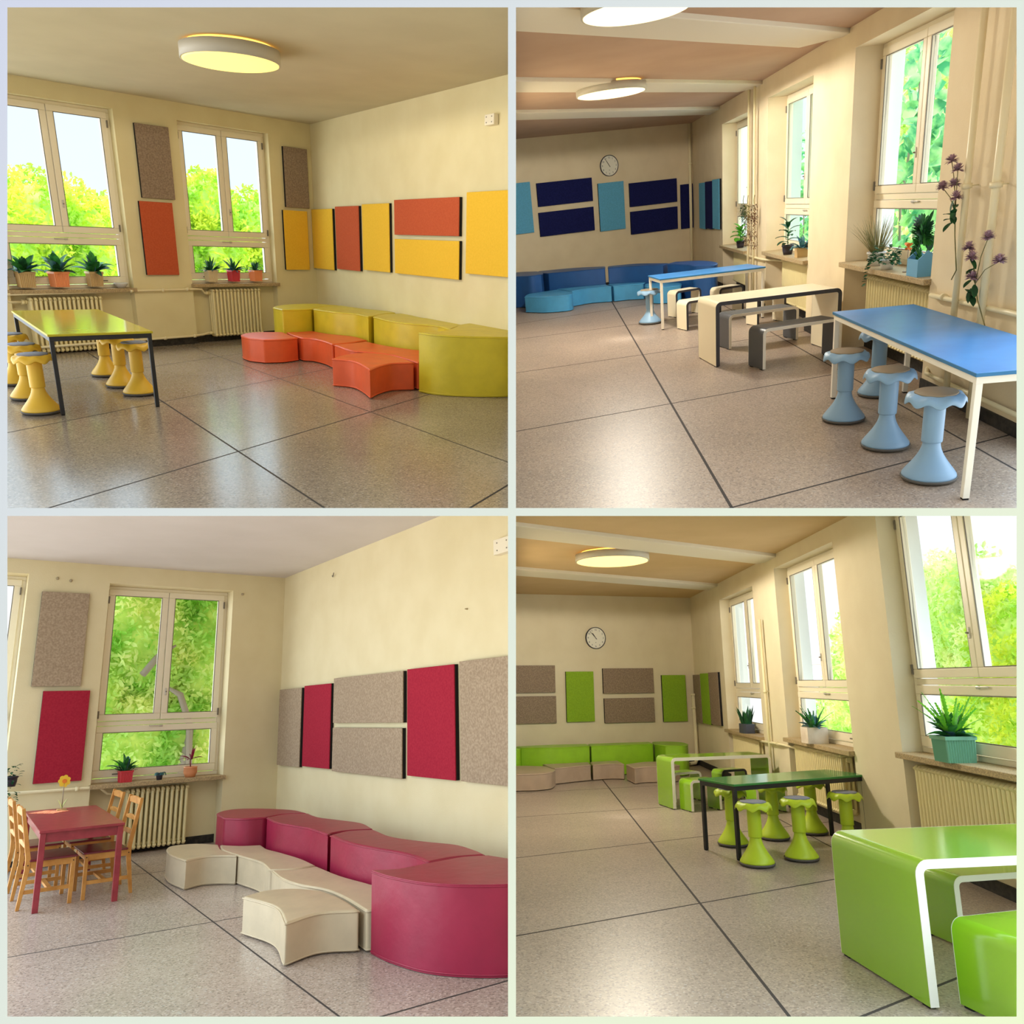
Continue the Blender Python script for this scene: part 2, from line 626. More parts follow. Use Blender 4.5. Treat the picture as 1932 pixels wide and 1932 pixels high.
def window(i, side, s0, s1, z0, z1, r, tr, mull=.5, handle=True, board=.07):
    """double casement over a bottom-hung lower light; tr = height of the transom between them"""
    WN[0] += 1
    sg = 1 if side == 'L' else -1
    root = empty('window_%d' % WN[0], wallm(i, side, 0, 0, 0), kind='structure')
    d0, d1 = -r - .07, -r
    mb = MB()
    F = .055
    mb.box(sg * s0, sg * s1, d0, d1, z1 - F, z1)
    mb.box(sg * s0, sg * s1, d0, d1, z0, z0 + .05)
    mb.box(sg * s0, sg * (s0 + F), d0, d1, z0 + .05, z1 - F)
    mb.box(sg * (s1 - F), sg * s1, d0, d1, z0 + .05, z1 - F)
    mb.box(sg * (s0 + F), sg * (s1 - F), d0, d1, tr - .03, tr + .03)
    mb.build('window_frame', 'white_frame', root, bevel=.006)
    sm = s0 + F + (s1 - s0 - 2 * F) * mull

    def sash(a, b, za, zb, w, wb=None):
        wb = wb or w
        m = MB()
        y0, y1 = d0 + .015, d1 + .022
        m.box(sg * a, sg * b, y0, y1, zb - w, zb)
        m.box(sg * a, sg * b, y0, y1, za, za + wb)
        m.box(sg * a, sg * (a + w), y0, y1, za + wb, zb - w)
        m.box(sg * (b - w), sg * b, y0, y1, za + wb, zb - w)
        q = m.build('sash', 'white_frame', root, bevel=.008)
        g = MB().box(sg * (a + w), sg * (b - w), (y0 + y1) / 2 - .01, (y0 + y1) / 2 + .01, za + wb, zb - w)
        g.build('pane', 'glass', q)
        g = MB()
        t = .008
        for (p, u, v, x) in ((a + w, b - w, za + wb, za + wb + t), (a + w, b - w, zb - w - t, zb - w), (a + w, a + w + t, za + wb + t, zb - w - t), (b - w - t, b - w, za + wb + t, zb - w - t)):
            g.box(sg * p, sg * u, y1 - .012, y1 - .004, v, x)
        g.build('glazing_seal', 'seal', q)
        return q
    sash(s0 + F - .01, sm - .004, tr + .035, z1 - F + .01, .085)
    sash(sm + .004, s1 - F + .01, tr + .035, z1 - F + .01, .085)
    sash(s0 + F - .01, s1 - F + .01, z0 + .06, tr - .035, .085, .10)
    if handle:
        hz = tr + .42
        m = MB().box(sg * (sm - .05) - .014, sg * (sm - .05) + .014, d1 + .022, d1 + .034, hz - .05, hz + .05)
        h = m.build('handle_plate', 'hardware', root, bevel=.005)
        m = MB().lathe([(.008, 0), (.008, .02)], 10)
        m.build('spindle', 'seal', h, M=Matrix.Translation((sg * (sm - .05), d1 + .034, hz)) @ Matrix.Rotation(-pi / 2, 4, 'X'))
        m = MB().box(sg * (sm - .03), sg * (sm + .14), d1 + .03, d1 + .05, tr - .055, tr - .04)
        m.box(sg * (sm - .04), sg * (sm), d1 + .02, d1 + .04, tr - .065, tr - .035)
        m.build('lever', 'hardware', root, bevel=.004)
        for hs in ((s1 - F + .004, s0 + F - .004) if side == 'L' else (s0 + F - .004,)):
            for zz in (z1 - .2, tr + .12):
                m = MB().box(sg * hs - .01, sg * hs + .01, d1 + .01, d1 + .04, zz - .05, zz + .05)
                m.build('hinge', 'seal', root, bevel=.003)
        for u in (.22, .8):
            m = MB().box(sg * (s0 + (s1 - s0) * u - .05), sg * (s0 + (s1 - s0) * u + .05), d1 + .022, d1 + .03, z0 + .095, z0 + .11)
            m.build('drain_cap', 'seal', root)
    mb = MB().box(sg * (s0 - .02), sg * (s1 + .02), -r - .02, board, z0 - .055, z0)
    mb.build('window_sill', 'sill', root, bevel=.006)
    return root


def plan(i, T=.5):
    """floor plan that follows both walls"""
    c_, s_ = cos(TH[i]), sin(TH[i])
    x0 = -T * (1 + c_) / s_
    return [(x0, -T), (14, -T), (14, 20), (x0 + c_ * 21, -T + s_ * 21)]


def floor(i, segs):
    mb = MB()
    mb.prism(plan(i), -.25, 0)
    for (x0, y0, x1, y1, w) in segs:
        d = Vector((x1 - x0, y1 - y0)).normalized()
        n = Vector((-d.y, d.x)) * w
        mb.prism([(x0 + n.x, y0 + n.y), (x1 + n.x, y1 + n.y), (x1 - n.x, y1 - n.y), (x0 - n.x, y0 - n.y)], 0, .0008, 1)
    return tag(mb.build('floor', ['floor%d' % i, 'joint'], M=RM[i]), kind='structure')


def ceiling(i, beams=()):
    c = CEIL[i]
    tag(MB().prism(plan(i), c, c + .2).build('ceiling', 'ceil%d' % i, M=RM[i]), kind='structure')
    for (x, y, L, a, w) in beams:
        m = MB().box(-.3, L, -w / 2, w / 2, c - .05, c + .01)
        tag(m.build('ceiling_beam', 'beam', M=spot(i, x, y, 0, a), bevel=.01), kind='structure')


# room 1: yellow corner
W1 = (3.38, 5.08, .90, 3.36), (.85, 2.43, .95, 3.34)
wall(1, 'L', 9, [W1[1], W1[0]], .14, 'wall_left', 'wall1')
wall(1, 'R', 10, [], .14, 'wall_right', 'wall1')
floor(1, [(0, .73, 9, 3.25, .006), (0, 2.75, 9, 5.27, .007), (0, 4.95, 9, 7.45, .008), (0, 7.4, 9, 9.9, .009),
          (4.2, 0, 6.9, 12, .008), (2.65, 0, 4.95, 12, .006), (.6, 0, 3.2, 12, .006)])
ceiling(1)
window(1, 'L', *W1[0], .14, 1.63)
window(1, 'L', *W1[1], .14, 1.65)
# room 2: blue room
W2 = (3.69, 5.9, .90, 3.2), (7.3, 9.6, .97, 3.26), (11.1, 13.4, 1.05, 3.32)
wall(2, 'L', 12, [], .1, 'wall_left', 'wall2')
wall(2, 'R', 19, W2, .30, 'wall_right', 'wall2')
floor(2, [(0, 4.05, 12, 4.1, .008), (0, 7.0, 12, 5.0, .008), (0, 9.45, 12, 8.15, .009), (0, 11.6, 12, 11.4, .009), (0, 13.75, 12, 14.6, .009), (0, 16.2, 12, 17.3, .01),
          (2.6, .1, 8.4, 16.1, .011), (.6, 0, 6.9, 18, .008)])
ceiling(2, [(.72, 2.6, 9, 23, .8), (2.45, 6.15, 9, 23, .72), (4.0, 9.95, 9, 23, .72)])
window(2, 'R', *W2[0], .30, 1.56)
window(2, 'R', *W2[1], .30, 1.64)
window(2, 'R', *W2[2], .30, 1.75, .5)
# room 3: maroon corner
W3 = (3.47, 5.2, .93, 3.66), (.80, 2.5, .93, 3.60)
wall(3, 'L', 8, [W3[1], W3[0]], .28, 'wall_left', 'wall3')
wall(3, 'R', 9, [], .1, 'wall_right', 'wall3')
floor(3, [(0, 1.72, 8, .6, .006), (0, 4.36, 8, 3.95, .008), (0, 7.25, 8, 7.1, .009), (2.0, 0, 2.28, 11, .007), (4.4, 0, 4.9, 11, .007)])
ceiling(3)
window(3, 'L', *W3[0], .28, 1.72)
window(3, 'L', *W3[1], .28, 1.70)
# room 4: green room
W4 = (2.62, 4.8, .90, 3.28), (5.95, 8.2, .97, 3.40), (9.38, 11.75, 1.06, 3.55)
wall(4, 'L', 11, [], .1, 'wall_left', 'wall4')
wall(4, 'R', 16, W4, .20, 'wall_right', 'wall4')
floor(4, [(0, 2.68, 12, 2.68, .007), (0, 4.75, 12, 5.0, .007), (0, 6.35, 12, 8.0, .008), (0, 8.35, 12, 10.5, .009), (2, 10.45, 12, 13.3, .01),
          (2.45, 0, 6.75, 13.2, .010), (.6, .3, 4.9, 13.7, .008)])
ceiling(4, [(.7, 2.1, 9, 16, .62), (1.95, 5.5, 9, 16, .62)])
window(4, 'R', *W4[0], .20, 1.60)
window(4, 'R', *W4[1], .20, 1.64)
window(4, 'R', *W4[2], .20, 1.74)


# ------------------------------------------------------------------ wall pieces
def apanel(i, side, s0, s1, z0, z1, m, label, group, t=.05):
    sg = 1 if side == 'L' else -1
    s, z = (s0 + s1) / 2, (z0 + z1) / 2
    w, h = (s1 - s0) / 2, (z1 - z0) / 2
    r = empty('acoustic_panel', wallm(i, side, s, .003, z), label, 'acoustic panel', group)
    MB().box(-w, w, 0, t - .012, -h, h).build('backing_board', 'panel_edge', r)
    MB().box(-w, w, t - .012, t, -h, h).build('felt_face', m, r, bevel=.003)
    return r


G1 = 'felt acoustic panels in the yellow corner'
apanel(1, 'L', 2.60, 3.11, 2.20, 3.21, 'felt_grey', 'tall grey felt panel above an orange one, between the two windows of the yellow corner', G1)
apanel(1, 'L', 2.66, 3.17, 1.09, 2.15, 'felt_orange', 'upright orange felt panel between the two windows of the yellow corner', G1)
apanel(1, 'L', .12, .60, 2.21, 3.17, 'felt_grey', 'narrow grey felt panel right of the window, next to the corner, over a yellow one', G1)
apanel(1, 'L', .18, .67, 1.17, 2.16, 'felt_yellow', 'yellow felt panel beside the window, directly below a grey panel near the corner', G1)
apanel(1, 'R', .02, .92, 1.20, 2.20, 'felt_yellow', 'narrow yellow felt panel just right of the room corner above the lime sofa', G1)
apanel(1, 'R', 1.05, 1.96, 1.23, 2.23, 'felt_orange', 'upright orange felt panel between two narrow yellow ones above the lime sofa', G1)
apanel(1, 'R', 2.09, 3.01, 1.26, 2.25, 'felt_yellow', 'upright yellow felt panel right of the narrow orange one', G1)
apanel(1, 'R', 3.18, 4.98, 1.81, 2.29, 'felt_orange', 'wide orange felt panel mounted above a wide yellow one', G1)
apanel(1, 'R', 3.18, 4.99, 1.26, 1.75, 'felt_yellow', 'wide yellow felt panel mounted below a wide orange one', G1)
apanel(1, 'R', 5.16, 6.5, 1.35, 2.34, 'felt_yellow', 'large yellow felt panel at the right edge of the yellow corner', G1)
G2 = 'felt acoustic panels in the blue room'
apanel(2, 'L', 4.28, 5.3, 1.5, 2.62, 'felt_sky', 'light blue felt panel cut by the left edge of the blue room', G2)
apanel(2, 'L', 2.72, 4.12, 2.05, 2.57, 'felt_navy', 'wide navy felt panel left of the clock, upper of its pair', G2)
apanel(2, 'L', 2.72, 4.13, 1.38, 1.92, 'felt_navy', 'wide navy felt panel left of the clock, lower of its pair', G2)
apanel(2, 'L', 1.90, 2.57, 1.33, 2.42, 'felt_sky', 'upright light blue felt panel under the clock between navy panels', G2)
apanel(2, 'L', .47, 1.75, 1.81, 2.35, 'felt_navy', 'wide navy felt panel right of the clock, upper of its pair', G2)
apanel(2, 'L', .47, 1.75, 1.17, 1.70, 'felt_navy', 'wide navy felt panel right of the clock, lower of its pair', G2)
apanel(2, 'L', .02, .36, 1.15, 2.19, 'felt_navy', 'narrow upright navy felt panel behind the corner heating pipe', G2, .03)
apanel(2, 'R', 1.18, 1.93, 1.17, 2.17, 'felt_sky', 'light blue felt strip panel nearest the corner on the window wall', G2)
apanel(2, 'R', 1.95, 2.83, 1.19, 2.18, 'felt_navy', 'navy felt strip panel between two light blue ones on the window wall', G2)
apanel(2, 'R', 2.85, 3.6, 1.21, 2.20, 'felt_sky', 'light blue felt strip panel beside the first window niche', G2)
G3 = 'felt acoustic panels in the maroon corner'
apanel(3, 'L', 2.74, 3.30, 2.20, 3.43, 'felt_sand', 'tall sand felt panel left of the window above the maroon panel', G3)
apanel(3, 'L', 2.62, 3.16, 1.00, 2.14, 'felt_maroon', 'maroon felt panel hanging over the red table left of the window', G3)
apanel(3, 'R', .10, .96, 1.02, 2.11, 'felt_sand', 'narrow sand felt panel nearest the room corner over the maroon sofa', G3)
apanel(3, 'R', 1.07, 1.98, 1.04, 2.13, 'felt_maroon', 'narrow maroon felt panel between two sand panels over the sofa', G3)
apanel(3, 'R', 2.07, 3.95, 1.62, 2.19, 'felt_sand', 'wide sand felt panel, upper one of the stacked pair', G3)
apanel(3, 'R', 2.07, 3.93, 1.02, 1.56, 'felt_sand', 'wide sand felt panel, lower one of the stacked pair', G3)
apanel(3, 'R', 4.05, 5.03, 1.06, 2.20, 'felt_maroon', 'larger maroon felt panel right of the wide sand pair', G3)
apanel(3, 'R', 5.13, 6.4, 1.06, 2.22, 'felt_sand', 'sand felt panel cut by the right edge of the maroon corner', G3)
G4 = 'felt acoustic panels in the green room'
apanel(4, 'L', 3.29, 4.7, 1.57, 2.12, 'felt_grey', 'wide grey felt panel at the left edge, upper of its pair', G4)
apanel(4, 'L', 3.28, 4.7, .96, 1.50, 'felt_grey', 'wide grey felt panel at the left edge, lower of its pair', G4)
apanel(4, 'L', 2.43, 3.05, .97, 1.99, 'felt_green', 'bright green felt panel below the clock between grey pairs', G4)
apanel(4, 'L', 1.03, 2.21, 1.53, 2.05, 'felt_grey', 'wide grey felt panel right of the clock, upper of its pair', G4)
apanel(4, 'L', 1.04, 2.20, .93, 1.43, 'felt_grey', 'wide grey felt panel right of the clock, lower of its pair', G4)
apanel(4, 'L', .26, .83, .92, 1.90, 'felt_green', 'green felt panel next to the corner pipe on the clock wall', G4)
apanel(4, 'R', .06, .73, .90, 1.90, 'felt_grey', 'grey felt strip panel right beside the corner on the window wall', G4)
apanel(4, 'R', .78, 1.48, .91, 1.92, 'felt_green', 'green felt strip panel between two grey ones on the window wall', G4)
apanel(4, 'R', 1.53, 2.28, .93, 1.93, 'felt_grey', 'grey felt strip panel beside the first window niche', G4)


def lamp(i, x, y, r, em, label, drop=.13, power=190, tint=(1, .92, .76)):
    c = CEIL[i]
    root = empty('ceiling_lamp', spot(i, x, y, c), label, 'ceiling lamp', 'round ceiling lamps')
    MB().lathe([(r * .86, -.022), (r * .86, -.001)], 48).build('ceiling_mount', 'uplight', root)  # emissive disc added for the warm halo around the lamp top
    MB().lathe([(r * .97, -.028), (r, -.032), (r, -drop), (r * .965, -drop), (r * .965, -.06), (r * .2, -.06), (r * .2, -.028)], 64).build('housing', 'lamp_housing', root)
    MB().lathe([(r * .96, -.07), (r * .96, -drop - .004), (r * .9, -drop - .012), (r * .5, -drop - .02), (.01, -drop - .022)], 64).build('diffuser', em, root)
    li = bpy.data.lights.new('lamp_light', 'SPOT')
    li.energy = power
    li.color = tint
    li.spot_size = R(179)
    li.spot_blend = .03
    li.shadow_soft_size = .3
    lo_ = bpy.data.objects.new('lamp_light', li)
    COL.objects.link(lo_)
    lo_.parent = root
    lo_.location = (0, 0, -drop - .03)
    return root


lamp(1, 3.98, 4.12, .50, 'lamp1', 'flat round lamp glowing yellow on the ceiling of the yellow corner', .16)
lamp(2, 5.41, 7.43, .49, 'lamp2', 'round lamp between two ceiling beams over the blue tables', power=950, tint=(1, .94, .82))
lamp(2, 7.25, 12.1, .44, 'lamp2', 'near round lamp cut off by the top edge of the blue room', power=90)
lamp(4, 4.31, 5.32, .53, 'lamp4', 'round ceiling lamp between beams in the green room', power=600)


def radiator(i, side, s0, s1, z0, z1, d, label, valve=1, n=None):
    """valve: +1 at the s1 end, -1 at the s0 end, 0 none"""
    sg = 1 if side == 'L' else -1
    root = empty('radiator', wallm(i, side, (s0 + s1) / 2, d, z0), label, 'radiator', 'cast column radiators under the windows')
    w, h = (s1 - s0), z1 - z0
    n = n or max(6, int(w / .062))
    mb = MB()
    st = w / n
    for k in range(n):
        x = -w / 2 + st * (k + .5)
        t = min(st * .33, .021)
        for y in (.02, .075, .13):
            mb.tube([(x, y, .035), (x, y, h - .035)], t, 8, cap=False)
        for zc in (.03, h - .03):
            mb.tube([(x, .0, zc), (x, .02, zc + (.02 if zc > .1 else -.02)), (x, .13, zc + (.02 if zc > .1 else -.02)), (x, .15, zc)], t * 1.15, 8)
    for zc in (.05, h - .05):
        mb.tube([(-w / 2, .075, zc), (w / 2, .075, zc)], .022, 10)
    mb.build('columns', 'radiator', root)
    for x in (-w * .35, w * .35):
        MB().box(x - .015, x + .015, -.04, .02, h * .3, h * .34).build('bracket', 'radiator', root)
    if valve:
        v = valve * sg
        x = v * w / 2
        m = MB().tube([(x, .075, h - .05), (x + v * .03, .075, h - .05)], .026, 12)
        m.tube([(x + v * .03, .075, h - .05), (x + v * .075, .075, h - .05)], .032, 12)
        m.build('valve', 'radiator', root)
        m = MB().tube([(x, .075, .05), (x + v * .06, .075, .05)], .026, 12)
        m.build('return_valve', 'radiator', root)
    return root


radiator(1, 'L', 3.87, 4.87, .03, .78, -.12, 'cream column radiator behind the yellow table', 1)
radiator(1, 'L', 1.20, 2.12, .10, .85, -.12, 'cream column radiator under the window beside the orange seats', 1)
radiator(2, 'R', 4.1, 5.7, .2, .80, -.28, 'far cream radiator under the first blue-room window', 0, 30)
radiator(2, 'R', 7.8, 9.45, .2, .86, -.28, 'cream radiator under the middle blue-room window', 1, 28)
radiator(2, 'R', 11.45, 13.2, .2, .90, -.28, 'large cream radiator behind the near blue table', 1, 24)
radiator(3, 'L', 1.22, 2.05, .06, .82, -.26, 'cream column radiator between red table and beige seats', 1)
radiator(4, 'R', 2.75, 4.35, .2, .82, -.18, 'far cream radiator in the green room beyond the white-edged table', 1, 28)
radiator(4, 'R', 6.07, 7.72, .2, .88, -.18, 'cream radiator behind the black-legged green table', 1, 26)
radiator(4, 'R', 9.5, 11.2, .25, .94, -.18, 'wide cream radiator behind the big green table', 1, 27)


def pipe(i, side, runs, label, r=.018, clips=(), name='heating_pipe', group='painted heating pipes'):
    """runs: list of (s, d, z) polylines"""
    sg = 1 if side == 'L' else -1
    mb = MB()
    for run in runs:
        mb.tube([(sg * s, d, z) for (s, d, z) in run], r, 12)
    root = empty(name, wallm(i, side), label, 'pipe', group)
    mb.build('pipe_run', 'pipe', root)
    for (s, d, z, ax) in clips:
        m = MB()
        if ax == 'h':
            m.tube([(sg * s - .02, d, z), (sg * s + .02, d, z)], r * 1.5, 12)
        else:
            m.tube([(sg * s, d, z - .02), (sg * s, d, z + .02)], r * 1.5, 12)
        m.tube([(sg * s, d, z), (sg * s, .0, z)], .006, 6)
        m.build('pipe_clip', 'pipe', root)
    return root


pipe(1, 'L', [[(6.2, .05, .84), (5.5, .05, .84), (2.42, .05, .87), (2.3, .03, .865), (2.22, -.03, .80), (2.1, -.045, .80)]],
     'upper cream heating pipe running under both windows of the yellow corner', clips=[(3.45, .05, .86, 'h'), (2.95, .05, .865, 'h'), (2.55, .05, .87, 'h')])
pipe(1, 'L', [[(6.2, .05, .10), (2.55, .05, .13), (2.35, .03, .14), (2.22, -.04, .15), (2.1, -.045, .15)]],
     'lower cream heating pipe just above the black skirting of the yellow corner', clips=[(3.6, .05, .12, 'h'), (3.0, .05, .125, 'h'), (2.5, .05, .13, 'h')])
pipe(1, 'L', [[(5.6, .05, .84), (5.2, .03, .80), (5.1, .0, .74), (4.9, -.045, .73)]], 'short bent pipe feeding the radiator behind the yellow table')
pipe(2, 'R', [[(14.1, .09, 3.54), (14.1, .09, .02)]], 'left one of the two thick riser pipes beside the near blue table', .026, [(14.1, .09, 1.85, 'v')])
pipe(2, 'R', [[(14.55, .09, 3.54), (14.55, .09, .02)]], 'right one of the two thick riser pipes beside the near blue table', .03, [(14.55, .09, 1.85, 'v')])
pipe(2, 'R', [[(13.25, -.2, .86), (13.5, -.1, .88), (13.55, .05, .92), (16.5, .06, .95)]], 'horizontal pipe joining the large blue-room radiator to the risers', .022, [(13.8, .05, .93, 'h')])
pipe(2, 'R', [[(13.25, -.2, .25), (13.5, .0, .22), (13.6, .05, .2), (16.5, .06, .2)]], 'low return pipe along the skirting behind the near blue table', .02)
pipe(2, 'R', [[(6.35, .08, 3.54), (6.35, .08, .02)]], 'left thin riser pipe behind the hanging dried plants', .022)
pipe(2, 'R', [[(6.75, .08, 3.54), (6.75, .08, .02)]], 'right thin riser pipe behind the hanging dried plants', .022)
pipe(2, 'R', [[(5.9, .03, .84), (6.2, .05, .84), (7.3, .05, .84), (7.4, -.1, .82), (7.85, -.2, .82)]], 'short horizontal pipe linking the thin risers to the radiators', .018)
pipe(2, 'L', [[(.12, .09, 3.54), (.12, .09, .02)]], 'white riser pipe in the far corner of the blue room', .035, [(.12, .09, 2.65, 'v')])
pipe(3, 'L', [[(5.2, .05, .93), (2.55, .05, .90), (2.4, .04, .90), (2.28, -.1, .80), (2.02, -.19, .77)]], 'cream heating pipe above the red table', clips=[(2.66, .05, .90, 'h')])
pipe(3, 'L', [[(5.2, .05, .24), (3.5, .05, .24), (3.42, .05, .14), (3.0, .05, .12), (2.45, .05, .12), (2.3, -.1, .12), (2.02, -.19, .12)]], 'lower cream pipe behind the red table chairs')
pipe(4, 'R', [[(5.25, .06, 2.7), (5.25, .06, .02)]], 'capped vertical pipe between the first two green-room windows', .022, [(5.25, .06, 1.6, 'v')])
pipe(4, 'R', [[(4.3, -.1, .80), (4.6, .0, .82), (4.9, .05, .84), (5.7, .05, .86), (6.0, .0, .85), (6.15, -.1, .82)]], 'short horizontal pipe crossing the capped pipe', .018, [(5.6, .05, .86, 'h')])
pipe(4, 'R', [[(11.15, -.1, .89), (11.5, -.05, .90), (13, .0, .90)]], 'pipe leaving the wide green-room radiator to the right', .02)
pipe(4, 'L', [[(.11, .09, 1.5), (.11, .09, .14), (.16, .1, .06), (.32, .12, .05)]], 'thick corner pipe with a valve head in the green room', .038, [(.11, .09, 1.2, 'v'), (.11, .09, 1.48, 'v')])


def clock(i, s, z, r, hour, minute, label):
    root = empty('wall_clock', wallm(i, 'L', s, .004, z), label, 'clock')
    MQ = Matrix.Rotation(-pi / 2, 4, 'X')   # lathe axis z -> wall normal y
    MB().lathe([(r, 0), (r, .035), (r * .96, .045), (r * .945, .045), (r * .945, .02)], 48).build('rim', 'band_dark', root, M=MQ)
    MB().lathe([(r * .94, .004), (r * .94, .024)], 48).build('dial', mat('dial', (240, 236, 220), .5), root, M=MQ)
    cm = mat('numeral_ink', (70, 70, 74), .6)

    def txt(s_, x, zz, size, nm):
        cu = bpy.data.curves.new(nm, 'FONT')
        cu.body = s_
        cu.size = size
        cu.align_x = 'CENTER'
        cu.align_y = 'CENTER'
        cu.extrude = .0006
        to = bpy.data.objects.new(nm, cu)
        COL.objects.link(to)
        bpy.context.view_layer.update()
        me = bpy.data.meshes.new_from_object(to.evaluated_get(bpy.context.evaluated_depsgraph_get()))
        bpy.data.objects.remove(to)
        bpy.data.curves.remove(cu)
        me.materials.clear()
        me.materials.append(cm)
        o = bpy.data.objects.new(nm, me)
        COL.objects.link(o)
        o.parent = root
        # letters upright on the wall, readable from the room (y points into the room)
        o.matrix_local = Matrix.Translation((x, .0255, zz)) @ Matrix(((-1, 0, 0, 0), (0, 0, 1, 0), (0, 1, 0, 0), (0, 0, 0, 1)))
    for h in range(1, 13):
        a = R(30 * h)
        txt(str(h), -sin(a) * r * .76, cos(a) * r * .76, r * .24, 'numeral')
    txt('n', 0, -r * .4, r * .2, 'maker_mark')
    for nm, ang, L0, L1, w, y in (('hour_hand', hour, .12, .55, .055, .029), ('minute_hand', minute, .16, .86, .035, .033)):
        a = R(ang)
        m = MB().box(-w * r / 2, w * r / 2, 0, .002, -L0 * r, L1 * r)
        m.build(nm, 'panel_edge', root, M=Matrix.Translation((0, y, 0)) @ Matrix.Rotation(-a, 4, 'Y'))
    return root


clock(2, 2.24, 2.79, .235, 327, 325, 'round white wall clock over the blue panels, hands near five to eleven')
clock(4, 2.34, 2.69, .23, 325, 316, 'round white wall clock over the green panel, hands spread near ten to eleven')


def sensor(i, side, s, z, w, h, label):
    root = empty('junction_box', wallm(i, side, s, .002, z), label, 'junction box')
    MB().box(-w / 2, w / 2, 0, .07, -h / 2, h / 2).build('housing', 'white_frame', root, bevel=.008)
    for a in (-1, 1):
        for b in (-1, 1):
            MB().lathe([(.007, 0), (.007, .004)], 10).build('screw', 'seal', root, M=Matrix.Translation((a * w * .28, .07, b * h * .25)) @ Matrix.Rotation(-pi / 2, 4, 'X'))


sensor(1, 'R', 5.66, 3.13, .2, .12, 'small cream junction box high on the wall of the yellow corner')
sensor(3, 'R', 5.95, 3.28, .28, .15, 'white junction box high at the right edge of the maroon corner')


def knob(i, side, s, z, label, nm='wall_plug'):
    q = .45 if nm == 'nail' else 1
    m = MB().lathe([(.02 * q, 0), (.02 * q, .01), (.012 * q, .03), (.004 * q, .034)], 12)
    o = m.build(nm, mat('plug', (176, 160, 130), .7), M=wallm(i, side, s, 0, z) @ Matrix.Rotation(-pi / 2, 4, 'X'))
    return tag(o, label, 'wall plug')


knob(3, 'L', 3.14, 3.62, 'left one of two small plugs above the tall sand panel')
knob(3, 'L', 2.98, 3.60, 'right one of two small plugs above the tall sand panel')
knob(3, 'L', .66, 3.55, 'single small plug above right of the maroon-corner window')
knob(3, 'R', 5.22, 2.75, 'tiny dark nail on the wall above the maroon panels', 'nail')
m = MB().tube([(.07, .01, .01), (.0, .03, -.02), (-.05, .04, .03)], .006, 6)
tag(m.build('wall_hook', 'seal', M=wallm(3, 'R', 1.9, 0, 3.6)), 'small bent metal hook high on the wall of the maroon corner', 'hook')


# ------------------------------------------------------------------ furniture
def seat_block(i, curves, z1, m, label, group, name='foam_pouf'):
    poly = spline(curves, 8)
    cx = sum(p[0] for p in poly) / len(poly)
    cy = sum(p[1] for p in poly) / len(poly)
    root = empty(name, spot(i, cx, cy), label, 'foam seat', group)
    q = [(p[0] - cx, p[1] - cy) for p in poly]
    mb = MB()
    mb.prism(q, .004, z1)
    o = mb.build('cover', m, root, bevel=.022, seg=3)
    for p in o.data.polygons:
        p.use_smooth = True
    o.data.set_sharp_from_angle(angle=R(50))
    o.modifiers.new('weighted', 'WEIGHTED_NORMAL').weight = 100
    pts = [(p[0] * 1.002, p[1] * 1.002, z1 - .014) for p in q]
    MB().tube(pts + [pts[0]], .006, 6, cap=False).build('piping', m, root)
    pts = [(p[0] * 1.002, p[1] * 1.002, .02) for p in q]
    MB().tube(pts + [pts[0]], .006, 6, cap=False).build('base_seam', m, root)
    return root


G = 'orange foam seats of the yellow corner'
seat_block(1, [[(2.8, 2.52), (2.55, 2.62), (2.27, 2.57)], [(2.27, 2.57), (2.16, 2.19), (2.04, 1.86)], [(2.04, 1.86), (2.4, 1.68), (2.72, 1.82), (2.87, 2.2), (2.8, 2.52)]], .34, 'v_orange', 'low orange foam end seat nearest the radiator with a rounded left end', G)
seat_block(1, [[(2.245, 2.63), (2.17, 2.8), (2.2, 3.08), (2.32, 3.44)], [(2.32, 3.44), (2.05, 3.43), (1.62, 3.32)], [(1.62, 3.34), (1.5, 2.9), (1.6, 2.4), (1.57, 1.97)], [(1.57, 1.97), (1.8, 1.97), (2.0, 1.9)], [(2.0, 1.9), (2.13, 2.22), (2.245, 2.63)]], .34, 'v_orange', 'low orange foam seat with a concave front between the end seat and the middle one', G)
seat_block(1, [[(2.33, 3.5), (1.98, 3.5), (1.72, 3.44)], [(1.72, 3.44), (1.8, 3.9), (1.79, 4.4), (1.72, 4.8), (1.92, 5.3)], [(1.92, 5.3), (2.3, 5.4), (2.54, 5.39)], [(2.54, 5.39), (2.41, 5.0), (2.35, 4.63), (2.43, 4.3), (2.5, 4.05), (2.33, 3.5)]], .34, 'v_orange', 'low orange foam seat squeezed between lime backs and the star-shaped stool', G)
seat_block(1, [[(3.36, 5.48), (3.1, 5.33), (2.83, 5.25), (2.58, 5.37)], [(2.58, 5.37), (2.45, 5.0), (2.4, 4.63), (2.52, 4.36)], [(2.52, 4.36), (2.84, 4.38), (3.17, 4.55)], [(3.17, 4.55), (3.08, 4.8), (3.17, 5.1), (3.36, 5.48)]], .34, 'v_orange', 'orange foam block with two concave front sides and a pointed corner', G)
G = 'lime yellow foam backs of the yellow corner'
seat_block(1, [[(2.0, 1.82), (1.75, 1.9), (1.5, 1.88)], [(1.5, 1.88), (1.1, 1.6), (.7, 1.53)], [(.7, 1.53), (.9, 1.1), (1.45, 1.08), (1.88, 1.4), (2.0, 1.82)]], .67, 'v_yellow', 'lime foam back with a rounded end next to the window wall', G, 'foam_sofa')
